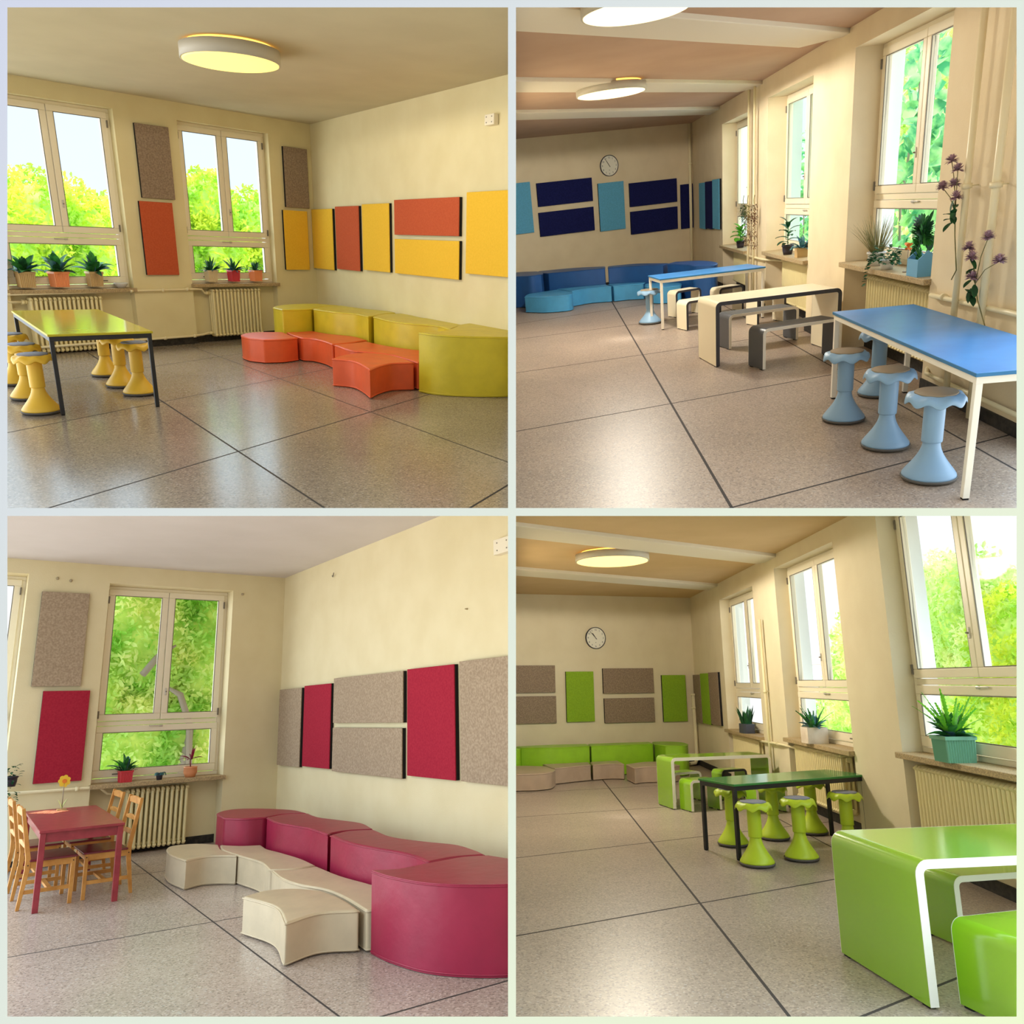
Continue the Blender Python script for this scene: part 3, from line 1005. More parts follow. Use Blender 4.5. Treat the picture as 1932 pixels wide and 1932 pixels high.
seat_block(1, [[(1.5, 1.92), (1.54, 2.47), (1.44, 2.9), (1.55, 3.3)], [(1.55, 3.3), (1.43, 3.26), (1.1, 3.08), (.78, 3.02)], [(.78, 3.02), (.7, 2.75), (.76, 2.2), (.7, 1.57)], [(.7, 1.57), (1.1, 1.64), (1.5, 1.92)]], .67, 'v_yellow', 'wavy lime foam back behind the second orange seat', G, 'foam_sofa')
seat_block(1, [[(1.5, 3.36), (1.7, 3.95), (1.7, 4.35), (1.58, 4.77), (1.79, 5.2)], [(1.79, 5.2), (1.57, 5.04), (1.22, 4.86), (.9, 4.8)], [(.9, 4.8), (.8, 4.34), (.98, 3.88), (.72, 3.16)], [(.72, 3.16), (1.15, 3.14), (1.5, 3.36)]], .67, 'v_yellow', 'wavy lime foam back left of the big round lime one', G, 'foam_sofa')
seat_block(1, [[(2.62, 5.5), (2.33, 5.54), (2.0, 5.43), (1.45, 5.1), (1.1, 5.05)], [(1.1, 5.05), (.9, 6.2), (1.0, 7.0)], [(1.0, 7.0), (1.6, 6.6), (2.1, 6.35), (2.45, 6.02), (2.6, 5.75), (2.62, 5.5)]], .71, 'v_yellow', 'big lime foam block with a bulging curved front, nearest on the right', G, 'foam_sofa')
G = 'beige foam seats of the maroon corner'
seat_block(3, [[(1.97, 2.75), (1.76, 2.66), (1.6, 2.74), (1.48, 2.88)], [(1.48, 2.88), (1.5, 2.4), (1.42, 1.99)], [(1.42, 1.99), (1.6, 1.7), (1.88, 1.68), (2.0, 2.2), (1.97, 2.75)]], .295, 'v_beige', 'beige foam end seat with a rounded left side by the radiator', G)
seat_block(3, [[(1.46, 2.92), (1.42, 3.44), (1.49, 3.9)], [(1.49, 3.9), (1.3, 4.04), (1.08, 4.03)], [(1.08, 4.03), (1.05, 3.6), (1.07, 3.1), (1.1, 2.75), (1.06, 2.42)], [(1.06, 2.42), (1.25, 2.28), (1.4, 2.03)], [(1.4, 2.03), (1.48, 2.4), (1.46, 2.92)]], .295, 'v_beige', 'beige foam seat with a concave front in front of the first maroon back', G)
seat_block(3, [[(1.49, 3.96), (1.3, 4.1), (1.09, 4.1)], [(1.09, 4.1), (1.11, 4.7), (1.07, 5.2), (1.05, 5.6), (1.1, 6.04)], [(1.1, 6.04), (1.3, 6.07), (1.5, 6.02)], [(1.5, 6.02), (1.44, 5.5), (1.44, 5.1), (1.53, 4.75), (1.55, 4.4), (1.49, 3.96)]], .295, 'v_beige', 'beige foam seat tucked between maroon back and the pointed beige block', G)
seat_block(3, [[(2.06, 4.86), (1.85, 4.78), (1.64, 4.87), (1.49, 5.12)], [(1.49, 5.12), (1.48, 5.5), (1.54, 5.98)], [(1.54, 5.98), (1.8, 5.83), (2.1, 5.93)], [(2.1, 5.93), (1.98, 5.4), (2.06, 4.86)]], .295, 'v_beige', 'beige foam block with sharp corner and concave sides standing in front', G)
G = 'maroon foam backs of the maroon corner'
seat_block(3, [[(1.36, 1.97), (1.2, 2.22), (.99, 2.3)], [(.99, 2.3), (.7, 2.2), (.49, 2.36)], [(.49, 2.36), (.5, 1.9), (.72, 1.42), (1.0, 1.18), (1.27, 1.4), (1.36, 1.97)]], .58, 'v_maroon', 'maroon foam back with a rounded end left of the wavy ones', G, 'foam_sofa')
seat_block(3, [[(.98, 2.36), (.7, 2.25), (.5, 2.41)], [(.5, 2.41), (.55, 2.85), (.48, 3.26), (.42, 3.69), (.52, 4.16)], [(.52, 4.16), (.72, 4.04), (.9, 4.05), (.99, 4.12)], [(.99, 4.12), (.96, 3.61), (.99, 3.3), (1.04, 2.86), (.98, 2.36)]], .58, 'v_maroon', 'wavy maroon foam back, second from the window wall', G, 'foam_sofa')
seat_block(3, [[(.99, 4.18), (.75, 4.09), (.53, 4.22)], [(.53, 4.22), (.61, 4.76), (.53, 5.23), (.42, 5.6), (.45, 5.94), (.51, 6.18)], [(.51, 6.18), (.75, 6.08), (1.0, 6.1)], [(1.0, 6.1), (.95, 5.8), (.96, 5.5), (1.01, 5.2), (1.05, 4.72), (.99, 4.18)]], .58, 'v_maroon', 'wavy maroon foam back right behind the middle beige seat', G, 'foam_sofa')
seat_block(3, [[(1.49, 6.08), (1.3, 6.18), (1.05, 6.16), (.7, 6.15), (.52, 6.25)], [(.52, 6.25), (.45, 6.8), (.5, 7.3)], [(.5, 7.3), (.85, 7.28), (1.15, 7.1), (1.39, 6.78), (1.48, 6.4), (1.49, 6.08)]], .58, 'v_maroon', 'large maroon foam block with bulging front at the right edge', G, 'foam_sofa')
G = 'light blue foam seats of the blue room'
seat_block(2, [[(5.49, 2.66), (5.2, 3.2), (4.76, 3.4), (4.53, 2.98)], [(4.53, 2.98), (4.54, 2.12)], [(4.54, 2.12), (4.9, 2.14), (5.25, 2.2), (5.49, 2.66)]], .33, 'v_blue', 'light blue foam end seat bulging forward on the left', G)
seat_block(2, [[(4.48, 2.82), (4.05, 2.74), (3.64, 2.98)], [(3.64, 2.98), (3.54, 2.44)], [(3.54, 2.44), (4.1, 2.16), (4.5, 1.98)], [(4.5, 1.98), (4.48, 2.82)]], .33, 'v_blue', 'light blue foam seat before the left navy back', G)
seat_block(2, [[(3.6, 3.0), (3.3, 3.1), (3.06, 3.32)], [(3.06, 3.32), (2.9, 3.1)], [(2.9, 3.1), (3.2, 2.74), (3.5, 2.47)], [(3.5, 2.47), (3.6, 3.0)]], .33, 'v_blue', 'light blue foam seat before the right navy back', G)
seat_block(2, [[(3.04, 3.38), (3.28, 3.85)], [(3.28, 3.85), (3.2, 4.3), (2.85, 4.55)], [(2.85, 4.55), (2.62, 4.1), (2.72, 3.7)], [(2.72, 3.7), (2.87, 3.5), (3.04, 3.38)]], .33, 'v_blue', 'light blue foam end seat behind the far blue table', G)
G = 'navy foam backs of the blue room'
seat_block(2, [[(6.3, .9), (5.8, 1.3), (5.3, 1.7), (5.1, 1.98), (4.85, 1.98)], [(4.85, 1.98), (4.68, 1.6), (4.61, 1.01)], [(4.61, 1.01), (5.0, .5), (6.3, .2)], [(6.3, .2), (6.3, .9)]], .68, 'v_navy', 'navy foam block at the left edge of the blue room', G, 'foam_sofa')
seat_block(2, [[(4.58, 1.68), (4.05, 2.06), (3.5, 2.36)], [(3.5, 2.36), (3.3, 1.9)], [(3.3, 1.9), (3.75, 1.2), (4.5, .75)], [(4.5, .75), (4.6, 1.1), (4.58, 1.68)]], .66, 'v_navy', 'long navy foam back under the left pair of navy panels', G, 'foam_sofa')
seat_block(2, [[(3.45, 2.41), (3.1, 2.68), (2.66, 3.45)], [(2.66, 3.45), (2.4, 3.2)], [(2.4, 3.2), (2.7, 2.3), (3.25, 1.96)], [(3.25, 1.96), (3.45, 2.41)]], .66, 'v_navy', 'long navy foam back under the right pair of navy panels', G, 'foam_sofa')
seat_block(2, [[(2.6, 3.52), (2.55, 4.3), (2.62, 4.75), (2.35, 5.0), (2.05, 4.5), (2.0, 3.8), (2.3, 3.3)], [(2.3, 3.3), (2.6, 3.52)]], .68, 'v_navy', 'rounded navy foam block by the corner, partly behind the far blue table', G, 'foam_sofa')
G = 'taupe foam seats of the green room'
seat_block(4, [[(6.0, 2.4), (4.94, 2.5), (4.6, 2.56), (4.3, 2.45), (4.06, 2.04)], [(4.06, 2.04), (4.04, 1.5)], [(4.04, 1.5), (4.6, 1.2), (6.0, 1.1)], [(6.0, 1.1), (6.0, 2.4)]], .28, 'v_taupe', 'taupe foam seat bulging forward at the left edge', G)
seat_block(4, [[(4.02, 1.9), (3.62, 1.75), (3.21, 1.62)], [(3.21, 1.62), (3.05, 1.12)], [(3.05, 1.12), (3.5, 1.14), (3.98, 1.14)], [(3.98, 1.14), (4.02, 1.9)]], .28, 'v_taupe', 'taupe foam seat before the left green back', G)
seat_block(4, [[(3.17, 1.62), (2.8, 1.58), (2.58, 1.72)], [(2.58, 1.72), (2.42, 1.08)], [(2.42, 1.08), (2.7, 1.08), (3.0, 1.1)], [(3.0, 1.1), (3.17, 1.62)]], .28, 'v_taupe', 'taupe foam seat before the right green back', G)
seat_block(4, [[(2.56, 1.76), (2.7, 2.4)], [(2.7, 2.4), (2.45, 2.3), (2.0, 2.4), (1.75, 2.3)], [(1.75, 2.3), (1.66, 1.75)], [(1.66, 1.75), (2.0, 1.5), (2.56, 1.76)]], .28, 'v_taupe', 'taupe foam end seat with a sharp corner left of the white-edged table', G)
G = 'green foam backs of the green room'
seat_block(4, [[(6.0, 1.05), (5.0, 1.1), (4.5, 1.08), (4.36, .98)], [(4.36, .98), (4.34, .5)], [(4.34, .5), (6.0, .4)], [(6.0, .4), (6.0, 1.05)]], .56, 'v_green', 'green foam block cut by the left edge of the green room', G, 'foam_sofa')
seat_block(4, [[(4.3, .8), (3.69, 1.05), (2.95, .97)], [(2.95, .97), (2.8, .45)], [(2.8, .45), (3.5, .35), (4.27, .43)], [(4.27, .43), (4.3, .8)]], .56, 'v_green', 'long green foam back below the clock wall, left one', G, 'foam_sofa')
seat_block(4, [[(2.92, .97), (2.2, 1.02), (1.6, 1.0)], [(1.6, 1.0), (1.43, .5)], [(1.43, .5), (2.2, .46), (2.77, .47)], [(2.77, .47), (2.92, .97)]], .56, 'v_green', 'long green foam back below the grey panels, right one', G, 'foam_sofa')
seat_block(4, [[(1.6, 1.08), (1.6, 1.5)], [(1.6, 1.5), (1.3, 1.65), (1.02, 1.35), (.9, .86), (1.1, .55), (1.38, .54)], [(1.38, .54), (1.6, 1.08)]], .56, 'v_green', 'round green foam block beside the corner pipe', G, 'foam_sofa')


def stool_proto(i, body, pad, H, rs, M, label, group):
    root = empty('wobble_stool', M, label, 'stool', group)
    rb = rs
    MB().lathe([(rb * .80, 0), (rb * .97, .012), (rb, .026), (rb * .97, .032)], 40).build('rubber_foot', 'rubber', root)
    prof = [(rb * .96, .03), (rb * .95, .045)]
    for a in range(1, 13):
        t = a / 12
        prof.append((.056 + (rb * .93 - .056) * (1 - t) ** 1.9, .05 + H * .36 * t ** .86))
    MB().lathe(prof + [(.052, H * .46)], 40).build('base', body, root)
    MB().lathe([(.052, H * .44), (.066, H * .445), (.067, H * .46), (.067, H * .84), (.06, H - .02)], 32).build('column', body, root)

    def skirt(r, z, a):
        w = max(0, (r / rs - .72)) / .28
        lob = cos(8 * a)
        return r * (1 + .015 * w * lob), z - w * .026 * (.5 + .5 * lob)
    z0 = H
    pr = [(.055, z0 - .035), (rs * .55, z0 - .024), (rs * .82, z0 - .03), (rs * .96, z0 - .036), (rs * 1.02, z0 - .05), (rs * 1.035, z0 - .044), (rs * 1.02, z0 - .022), (rs * .95, z0 - .008), (rs * .84, z0 - .003), (rs * .76, z0 + .001), (rs * .3, z0 - .003)]
    MB().lathe(pr, 80, fn=skirt).build('seat', body, root)
    MB().lathe([(rs * .74, z0 - .002), (rs * .74, z0 + .005), (rs * .72, z0 + .008), (rs * .1, z0 + .007)], 40).build('seat_pad', pad, root)
    return root


def stools(i, body, pad, H, rs, items, group):
    first = None
    for k, (x, y, a, lab) in enumerate(items):
        M = spot(i, x, y, 0, a)
        if first is None:
            first = stool_proto(i, body, pad, H, rs, M, lab, group)
        else:
            copy_tree(first, M, lab)


stools(1, 'p_yellow', 'grey_pad', .57, .178, [
    (6.26, 3.99, 10, 'front yellow stool at the left end of the yellow table'),
    (6.09, 3.19, 0, 'yellow stool half hidden behind the front left one'),
    (5.88, 2.24, 20, 'rear yellow stool at the left edge, beside the radiator'),
    (5.13, 3.65, 5, 'front yellow stool next to the right table leg'),
    (5.06, 3.07, 15, 'middle yellow stool of the three right of the table'),
    (4.88, 2.25, 0, 'rear yellow stool of the three right of the table')], 'yellow wobble stools around the yellow table')
stools(2, 'p_blue', 'taupe_pad', .62, .182, [
    (6.33, 14.54, 10, 'nearest pale blue stool before the blue table'),
    (6.07, 13.82, 0, 'middle pale blue stool in front of the blue table'),
    (5.83, 13.03, 20, 'leftmost pale blue stool at the near table corner'),
    (5.03, 12.51, 5, 'pale blue stool standing behind, under the near table')], 'pale blue wobble stools at the near table')
stools(2, 'p_blue', 'taupe_pad', .56, .2, [(4.43, 6.38, 0, 'single pale blue stool at the far blue table')], None)
stools(4, 'p_lime', 'grey_pad', .59, .172, [
    (4.28, 8.36, 8, 'lime stool in front, just right of the black table leg'),
    (3.97, 7.46, 0, 'lime stool seen behind the two left black legs'),
    (3.34, 7.32, 14, 'lime stool at the back between front pair, under the green top'),
    (3.72, 8.3, 0, 'second lime stool of the front row, at middle of the table'),
    (2.73, 7.21, 5, 'lime stool at the rear near the radiator'),
    (3.0, 8.14, 11, 'rightmost lime stool beside the big green table')], 'lime wobble stools around the green-topped table')


def frame_table(i, cx, cy, a, w, d, h, top, edge, metal, label, t=.022, leg=.038):
    root = empty('table', spot(i, cx, cy, 0, a), label, 'table')
    m = MB().box(-w / 2, w / 2, -d / 2, d / 2, h - t, h)
    o = m.build('tabletop', [top, edge], root, bevel=.004)
    for p in o.data.polygons:
        p.material_index = 0 if p.normal.z > .5 else 1
    x, y = w / 2 - .012, d / 2 - .012
    m = MB()
    zt = h - t
    m.box(-x, x, -y, -y + .022, zt - .045, zt)
    m.box(-x, x, y - .022, y, zt - .045, zt)
    m.box(-x, -x + .022, -y + .022, y - .022, zt - .045, zt)
    m.box(x - .022, x, -y + .022, y - .022, zt - .045, zt)
    m.build('apron_frame', metal, root)
    for sx in (-1, 1):
        for sy in (-1, 1):
            px, py = sx * (x - leg / 2), sy * (y - leg / 2)
            q = MB().box(px - leg / 2, px + leg / 2, py - leg / 2, py + leg / 2, .012, zt - .0451).build('leg', metal, root, bevel=.003)
            MB().box(px - leg / 2 + .003, px + leg / 2 - .003, py - leg / 2 + .003, py + leg / 2 - .003, 0, .012).build('foot_cap', 'dark_rubber', q)
    return root


frame_table(1, 5.46, 3.06, -12.2, .93, 2.62, .775, 'top_yellow', 'edge_yellow', 'black_metal', 'yellow topped table with black square legs before the radiator')
frame_table(2, 5.61, 13.78, -21.4, .74, 2.85, .84, 'top_blue', 'edge_blue', 'white_metal', 'near blue topped table on white square legs', .026, .042)
frame_table(2, 3.72, 7.0, -12.4, 1.71, .78, .80, 'top_blue', 'edge_blue', 'white_metal', 'far narrow blue topped table on white legs')
frame_table(4, 3.46, 7.74, 6.0, 1.84, .6, .73, 'top_green', 'edge_green', 'black_metal', 'green topped table on black square legs with lime stools')


def bridge(i, cx, cy, a, w, d, h, mats, label, name, cat, group=None, t=.045, rr=.07):
    """table or bench bent from one board: two side slabs and a top, with a contrasting front band"""
    root = empty(name, spot(i, cx, cy, 0, a), label, cat, group)

    def prof(x, z, r, n=6):
        p = [(-x, .012)]
        for k in range(n + 1):
            q = pi - pi / 2 * k / n
            p.append((-x + r + cos(q) * r, z - r + sin(q) * r))
        for k in range(n + 1):
            q = pi / 2 - pi / 2 * k / n
            p.append((x - r + cos(q) * r, z - r + sin(q) * r))
        p.append((x, .012))
        return p
    po, pi_ = prof(w / 2, h, rr), prof(w / 2 - t, h - t, max(rr - t, .012))
    y0, y1 = -d / 2, d / 2
    mb = MB()
    n = len(po)
    mb.v += [(p[0], y, p[1]) for y in (y0, y1) for p in po] + [(p[0], y, p[1]) for y in (y0, y1) for p in pi_]
    for k in range(n - 1):
        mb.face([k, n + k, n + k + 1, k + 1], 0, True)
        mb.face([2 * n + k, 2 * n + k + 1, 3 * n + k + 1, 3 * n + k], 1)
    mb.face([0, 2 * n, 3 * n, n], 1)
    mb.face([n - 1, 2 * n - 1, 4 * n - 1, 3 * n - 1], 1)
    for (o_, s_) in ((0, 1), (n, -1)):
        for k in range(n - 1):
            q = [o_ + k, o_ + k + 1, o_ + 2 * n + k + 1, o_ + 2 * n + k]
            mb.face(q if s_ > 0 else q[::-1], 1)
    o = mb.build('board', [mats[0], mats[2]], root)
    o.modifiers.new('weighted', 'WEIGHTED_NORMAL').weight = 100
    for yy in (y0, y1):
        m = MB()
        s_ = 1 if yy > 0 else -1
        ya, yb = sorted((yy, yy + s_ * .004))
        k0 = len(m.v)
        m.v += [(p[0], y, p[1]) for y in (ya, yb) for p in po] + [(p[0], y, p[1]) for y in (ya, yb) for p in pi_]
        for k in range(n - 1):
            m.face([k, k + 1, 2 * n + k + 1, 2 * n + k])
            m.face([n + k, 3 * n + k, 3 * n + k + 1, n + k + 1])
            m.face([k, n + k, n + k + 1, k + 1])
            m.face([2 * n + k, 2 * n + k + 1, 3 * n + k + 1, 3 * n + k])
        m.build('edge_band', mats[1], root)
    for sx in (-1, 1):
        for sy in (-1, 1):
            px, py = sx * (w / 2 - t / 2), sy * (d / 2 - .05)
            MB().box(px - t * .4, px + t * .4, py - .03, py + .03, 0, .0125).build('glide', 'dark_rubber', root)
    return root


bridge(2, 4.65, 10.11, -12.3, 1.55, .70, .78, ('lam_white', 'band_dark', 'lam_white'), 'white bent-board table with dark grey edge', 'bridge_table', 'table')
G = 'bent-board benches and stools of the blue room'
bridge(2, 4.67, 10.70, -4, 1.02, .33, .48, ('lam_dark', 'band_white', 'lam_dark'), 'charcoal bench with white edge in front of the white table', 'bench', 'bench', G, .035)
bridge(2, 4.27, 9.33, -6.8, 1.0, .35, .46, ('lam_dark', 'band_white', 'lam_dark'), 'grey bench with light edge under the white table', 'bench', 'bench', G, .035)
bridge(2, 3.61, 6.08, 5.9, .53, .26, .45, ('lam_white', 'band_dark', 'lam_white'), 'white short bench with dark edge behind the far blue table', 'bench', 'bench', G, .035)
bridge(2, 4.15, 7.45, 0, .52, .32, .45, ('lam_white', 'band_dark', 'lam_white'), 'white short bench with dark edge nearest the white table', 'bench', 'bench', G, .035)
bridge(2, 3.02, 6.50, 6.4, .51, .26, .45, ('lam_white', 'band_dark', 'lam_white'), 'white short bench at the right end of the far blue table', 'bench', 'bench', G, .035)
bridge(2, 3.25, 8.0, 0, .51, .30, .45, ('lam_white', 'band_dark', 'lam_white'), 'white short bench glimpsed under the white table top', 'bench', 'bench', G, .035)
bridge(4, 2.60, 4.88, -3.1, 1.6, .5, .70, ('lam_green', 'band_white', 'lam_green'), 'far green bent-board table with white edge', 'bridge_table', 'table')
bridge(4, 4.40, 11.30, -9.8, 1.85, .90, .765, ('lam_green', 'band_white', 'lam_green'), 'big near green bent-board table with white edge', 'bridge_table', 'table', None, .05, .08)
G = 'green bent-board benches'
bridge(4, 4.55, 11.85, -2, 1.3, .46, .45, ('lam_green', 'band_white', 'lam_green'), 'near green bench with white edge in front of the big table', 'bench', 'bench', G, .04)
bridge(4, 3.85, 10.75, -6, 1.1, .36, .45, ('lam_green', 'band_white', 'lam_green'), 'green bench standing behind and under the big table', 'bench', 'bench', G, .04)
bridge(4, 2.86, 4.40, 8, .52, .24, .43, ('lam_green', 'band_white', 'lam_green'), 'small green bench behind the far white-edged table', 'bench', 'bench', G, .035)
bridge(4, 3.05, 5.22, 2, .49, .30, .42, ('lam_green', 'band_white', 'lam_green'), 'small green bench in front of the far white-edged table', 'bench', 'bench', G, .035)
bridge(4, 2.08, 4.45, 8, .49, .24, .44, ('lam_green', 'band_dark', 'lam_green'), 'small green bench with grey edge at the right of the far table', 'bench', 'bench', G, .035)
bridge(4, 2.30, 5.7, 0, .49, .26, .43, ('lam_green', 'band_white', 'lam_green'), 'small green bench between far table and the lime stools', 'bench', 'bench', G, .035)

# red wooden table and pine chairs
root = empty('dining_table', spot(3, 2.93, 1.68, 0, -2), 'dark red wooden table with four pine chairs around it', 'table')
MB().box(-.375, .375, -1.06, 1.06, .71, .735).build('tabletop', 'red_wood', root, bevel=.004)
m = MB()
m.box(-.34, .34, 1.0, 1.02, .62, .71)
m.box(-.34, .34, -1.02, -1.0, .62, .71)
m.box(-.345, -.325, -1.0, 1.0, .62, .71)
m.box(.325, .345, -1.0, 1.0, .62, .71)
m.build('apron', 'red_wood', root, bevel=.002)
for sx in (-1, 1):
    for sy in (-1, 1):
        x, y = sx * .34, sy * 1.015
        q = MB().box(x - .026, x + .026, y - .026, y + .026, 0, .709)
        q.build('leg', 'red_wood', root, bevel=.003)


def chair(M, label):
    """pine ladder-back chair facing +x, red seat"""
    root = empty('dining_chair', M, label, 'chair', 'pine chairs around the red table')
    w, dp = .29, .20
    MB().box(-dp, dp + .02, -w - .01, w + .01, .43, .45).build('seat', 'red_seat', root, bevel=.006)
    for sy in (-1, 1):
        y = sy * (w - .02)
        MB().box(dp - .035, dp, y - .018, y + .018, 0, .43).build('front_leg', 'pine', root, bevel=.003)
        m = MB()
        pr = [(-dp - .075, 0), (-dp - .035, .36), (-dp - .035, .46), (-dp - .115, .93), (-dp - .085, .935), (-dp + .01, .46), (-dp + .01, .36), (-dp - .045, 0)]
        n0, k0 = m.extr(pr, y - .018, y + .018)
        m.face([n0 + q for q in range(k0)][::-1])
        m.face([n0 + k0 + q for q in range(k0)])
        m.build('back_leg', 'pine', root, bevel=.003)
        MB().box(-dp, dp - .035, y - .012, y + .012, .37, .43).build('side_rail', 'pine', root)
        MB().box(-dp - .03, dp - .035, y - .01, y + .01, .14, .175).build('stretcher', 'pine', root)
        for (bx, bz) in ((dp - .017, .40), (-dp - .01, .40)):
            MB().lathe([(.006, 0), (.006, .003)], 8).build('bolt', 'dark_rubber', root, M=Matrix.Translation((bx, y + sy * .018, bz)) @ Matrix.Rotation(-sy * pi / 2, 4, 'X'))
    MB().box(dp - .03, dp - .01, -w + .04, w - .04, .37, .43).build('front_rail', 'pine', root)
    MB().box(-.02, .02, -w + .03, w - .03, .145, .17).build('cross_stretcher', 'pine', root)
    for z, hh in ((.86, .075), (.70, .05), (.56, .05)):
        x = -dp - .03 - (z - .46) * .165
        m = MB()
        pr = []
        for k in range(9):
            u = -1 + k / 4
            pr.append((u * (w - .035), z + hh - .022 * u * u))
        n = len(m.v)
        pp = [(-(w - .035), z)] + pr + [(w - .035, z)]
        L = len(pp)
        m.v += [(x - .01, p[0], p[1]) for p in pp] + [(x + .01, p[0], p[1]) for p in pp]
        m.face([n + q for q in range(L)][::-1])
        m.face([n + L + q for q in range(L)])
        for q in range(L):
            q2 = (q + 1) % L
            m.face([n + q, n + q2, n + L + q2, n + L + q])
        m.build('back_slat', 'pine', root, bevel=.003)
    return root


c0 = chair(spot(3, 3.17, 2.19, 0, 180), 'pine chair left of the red table, the nearer one')
copy_tree(c0, spot(3, 3.17, 1.2, 0, 180), 'pine chair left of the red table, the farther one')
copy_tree(c0, spot(3, 2.68, 2.15, 0, 0), 'pine chair right of the red table, the nearer one')
copy_tree(c0, spot(3, 2.68, 1.22, 0, 0), 'pine chair right of the red table, the farther one beside the radiator')


# ------------------------------------------------------------------ plants and small things
def sm_(i, side, s, d, z, a=0):
    return wallm(i, side, s, d, z) @ Matrix.Rotation(R(a), 4, 'Z')


def ribbed_pot(root, w, h, m, taper=.9, ribs=9):
    """square pot with vertical ribs"""
    pts = []
    for k in range(4):
        a = R(90 * k)
        for q in range(ribs * 2):
            u = -1 + 2 * q / (ribs * 2)
            o = 1 if q % 2 else .92
            x, y = o, u
            pts.append((x * cos(a) - y * sin(a), x * sin(a) + y * cos(a)))
    mb = MB()
    n, L = 0, len(pts)
    for (sc, z) in ((taper, 0), (1, h * .97)):
        mb.v += [(p[0] * w / 2 * sc, p[1] * w / 2 * sc, z) for p in pts]
    for q in range(L):
        mb.face([q, (q + 1) % L, L + (q + 1) % L, L + q])
    mb.face(list(range(L))[::-1])
    mb.box(-w * .52, w * .52, -w * .52, -w * .46, h * .86, h)
    mb.box(-w * .52, w * .52, w * .46, w * .52, h * .86, h)
    mb.box(-w * .52, -w * .46, -w * .46, w * .46, h * .86, h)
    mb.box(w * .46, w * .52, -w * .46, w * .46, h * .86, h)
    mb.build('pot', m, root)
    MB().box(-w * .455, w * .455, -w * .455, w * .455, h * .9, h * .94).build('soil', 'soil', root)


def round_pot(root, r, h, m, belly=0, rim=True):
    pr = [(r * .74, 0), (r * (.9 + belly), h * .45), (r * (.95 + belly * .4), h * .84)]
    if rim:
        pr += [(r * 1.06, h * .86), (r * 1.06, h), (r * .92, h), (r * .9, h * .9)]
    else:
        pr += [(r, h), (r * .92, h), (r * .88, h * .9)]
    MB().lathe(pr, 28).build('pot', m, root)
    MB().lathe([(r * .9, h * .86), (r * .9, h * .9)], 20).build('soil', 'soil', root)


def foliage(root, n, z, L, w, m, rnd, spread=1.0, up=.5, droop=.9, prof=None, name='foliage', r0=.02, seg=6):
    mb = MB()
    for k in range(n):
        a = 2 * pi * k / n + rnd.uniform(-.4, .4)
        el = rnd.uniform(up, 1.5)
        d = (cos(a) * cos(el) * spread, sin(a) * cos(el) * spread, sin(el))
        mb.blade((cos(a) * r0, sin(a) * r0, z), d, L * rnd.uniform(.7, 1.1), w * rnd.uniform(.8, 1.15), droop * rnd.uniform(.6, 1.3), seg, 0, prof, .18, rnd.uniform(-.5, .5))
    return mb.build(name, m, root)


def ribpot_plant(i, s, w, h, pm, lab, seed, H=.3, kind='broad', side='L', z=.93, d=-.02, g=None):
    rnd = random.Random(seed)
    root = empty('potted_plant', sm_(i, side, s, d, z, rnd.uniform(-6, 6)), lab, 'potted plant', g)
    ribbed_pot(root, w, h, pm)
    if kind == 'broad':
        foliage(root, 12, h * .9, H, H * .34, 'leaf_mid', rnd, 1, .45, 1.1)
        foliage(root, 10, h * .9, H * .8, H * .26, 'leaf_dark', rnd, 1, .2, .8, name='foliage')
        foliage(root, 6, h * .9, H * .9, H * .3, 'leaf_blue', rnd, 1, .3, 1.0, name='foliage')
    else:
        foliage(root, 20, h * .9, H, H * .16, 'leaf_dark', rnd, 1, .3, .9)
        foliage(root, 12, h * .9, H * .8, H * .14, 'leaf_blue', rnd, 1, .2, .9)
    return root


mat('pot_tan', (196, 164, 112), .6)
mat('pot_salmon', (238, 150, 96), .5)
mat('pot_red', (206, 58, 66), .45)
mat('pot_brown', (160, 110, 80), .5)
mat('pot_cream', (216, 196, 156), .6)
mat('pot_dark', (52, 46, 56), .5)
mat('pot_slate', (70, 74, 88), .5)
mat('pot_green', (112, 168, 140), .5)
mat('pot_blue', (110, 172, 214), .45)
mat('pot_paper', (232, 220, 204), .7, (214, 198, 178), 6)
mat('terracotta', (226, 152, 106), .5)
mat('zinc', (206, 204, 198), .6)
G = 'ribbed box pots on the sills of the yellow corner'
ribpot_plant(1, 4.85, .21, .21, 'pot_tan', 'leafy plant in a tan ribbed box pot, leftmost on the left sill', 1, .30, g=G)
ribpot_plant(1, 4.42, .21, .21, 'pot_salmon', 'leafy plant in a salmon ribbed box pot, middle of the left sill', 2, .32, g=G)
ribpot_plant(1, 3.93, .19, .21, 'pot_tan', 'dark leafy plant in a tan ribbed pot, right on the left sill', 3, .31, g=G)
ribpot_plant(1, 2.08, .17, .18, 'pot_cream', 'bushy plant in a cream ribbed box pot, left on the right sill', 4, .24, 'fern', z=.98, g=G)
ribpot_plant(1, 1.67, .16, .18, 'pot_red', 'fern-like plant in a red ribbed box pot on the sill', 5, .25, 'fern', z=.98, g=G)
ribpot_plant(1, 1.25, .17, .18, 'pot_salmon', 'small plant in a salmon box pot, right on the right sill', 6, .2, 'fern', z=.98, g=G)
root = empty('dish', sm_(1, 'L', 3.56, -.02, .90), 'small grey bowl at the right end of the left sill', 'bowl')
MB().lathe([(.05, 0), (.095, .055), (.1, .075), (.088, .075), (.05, .015)], 28).build('bowl', 'zinc', root)

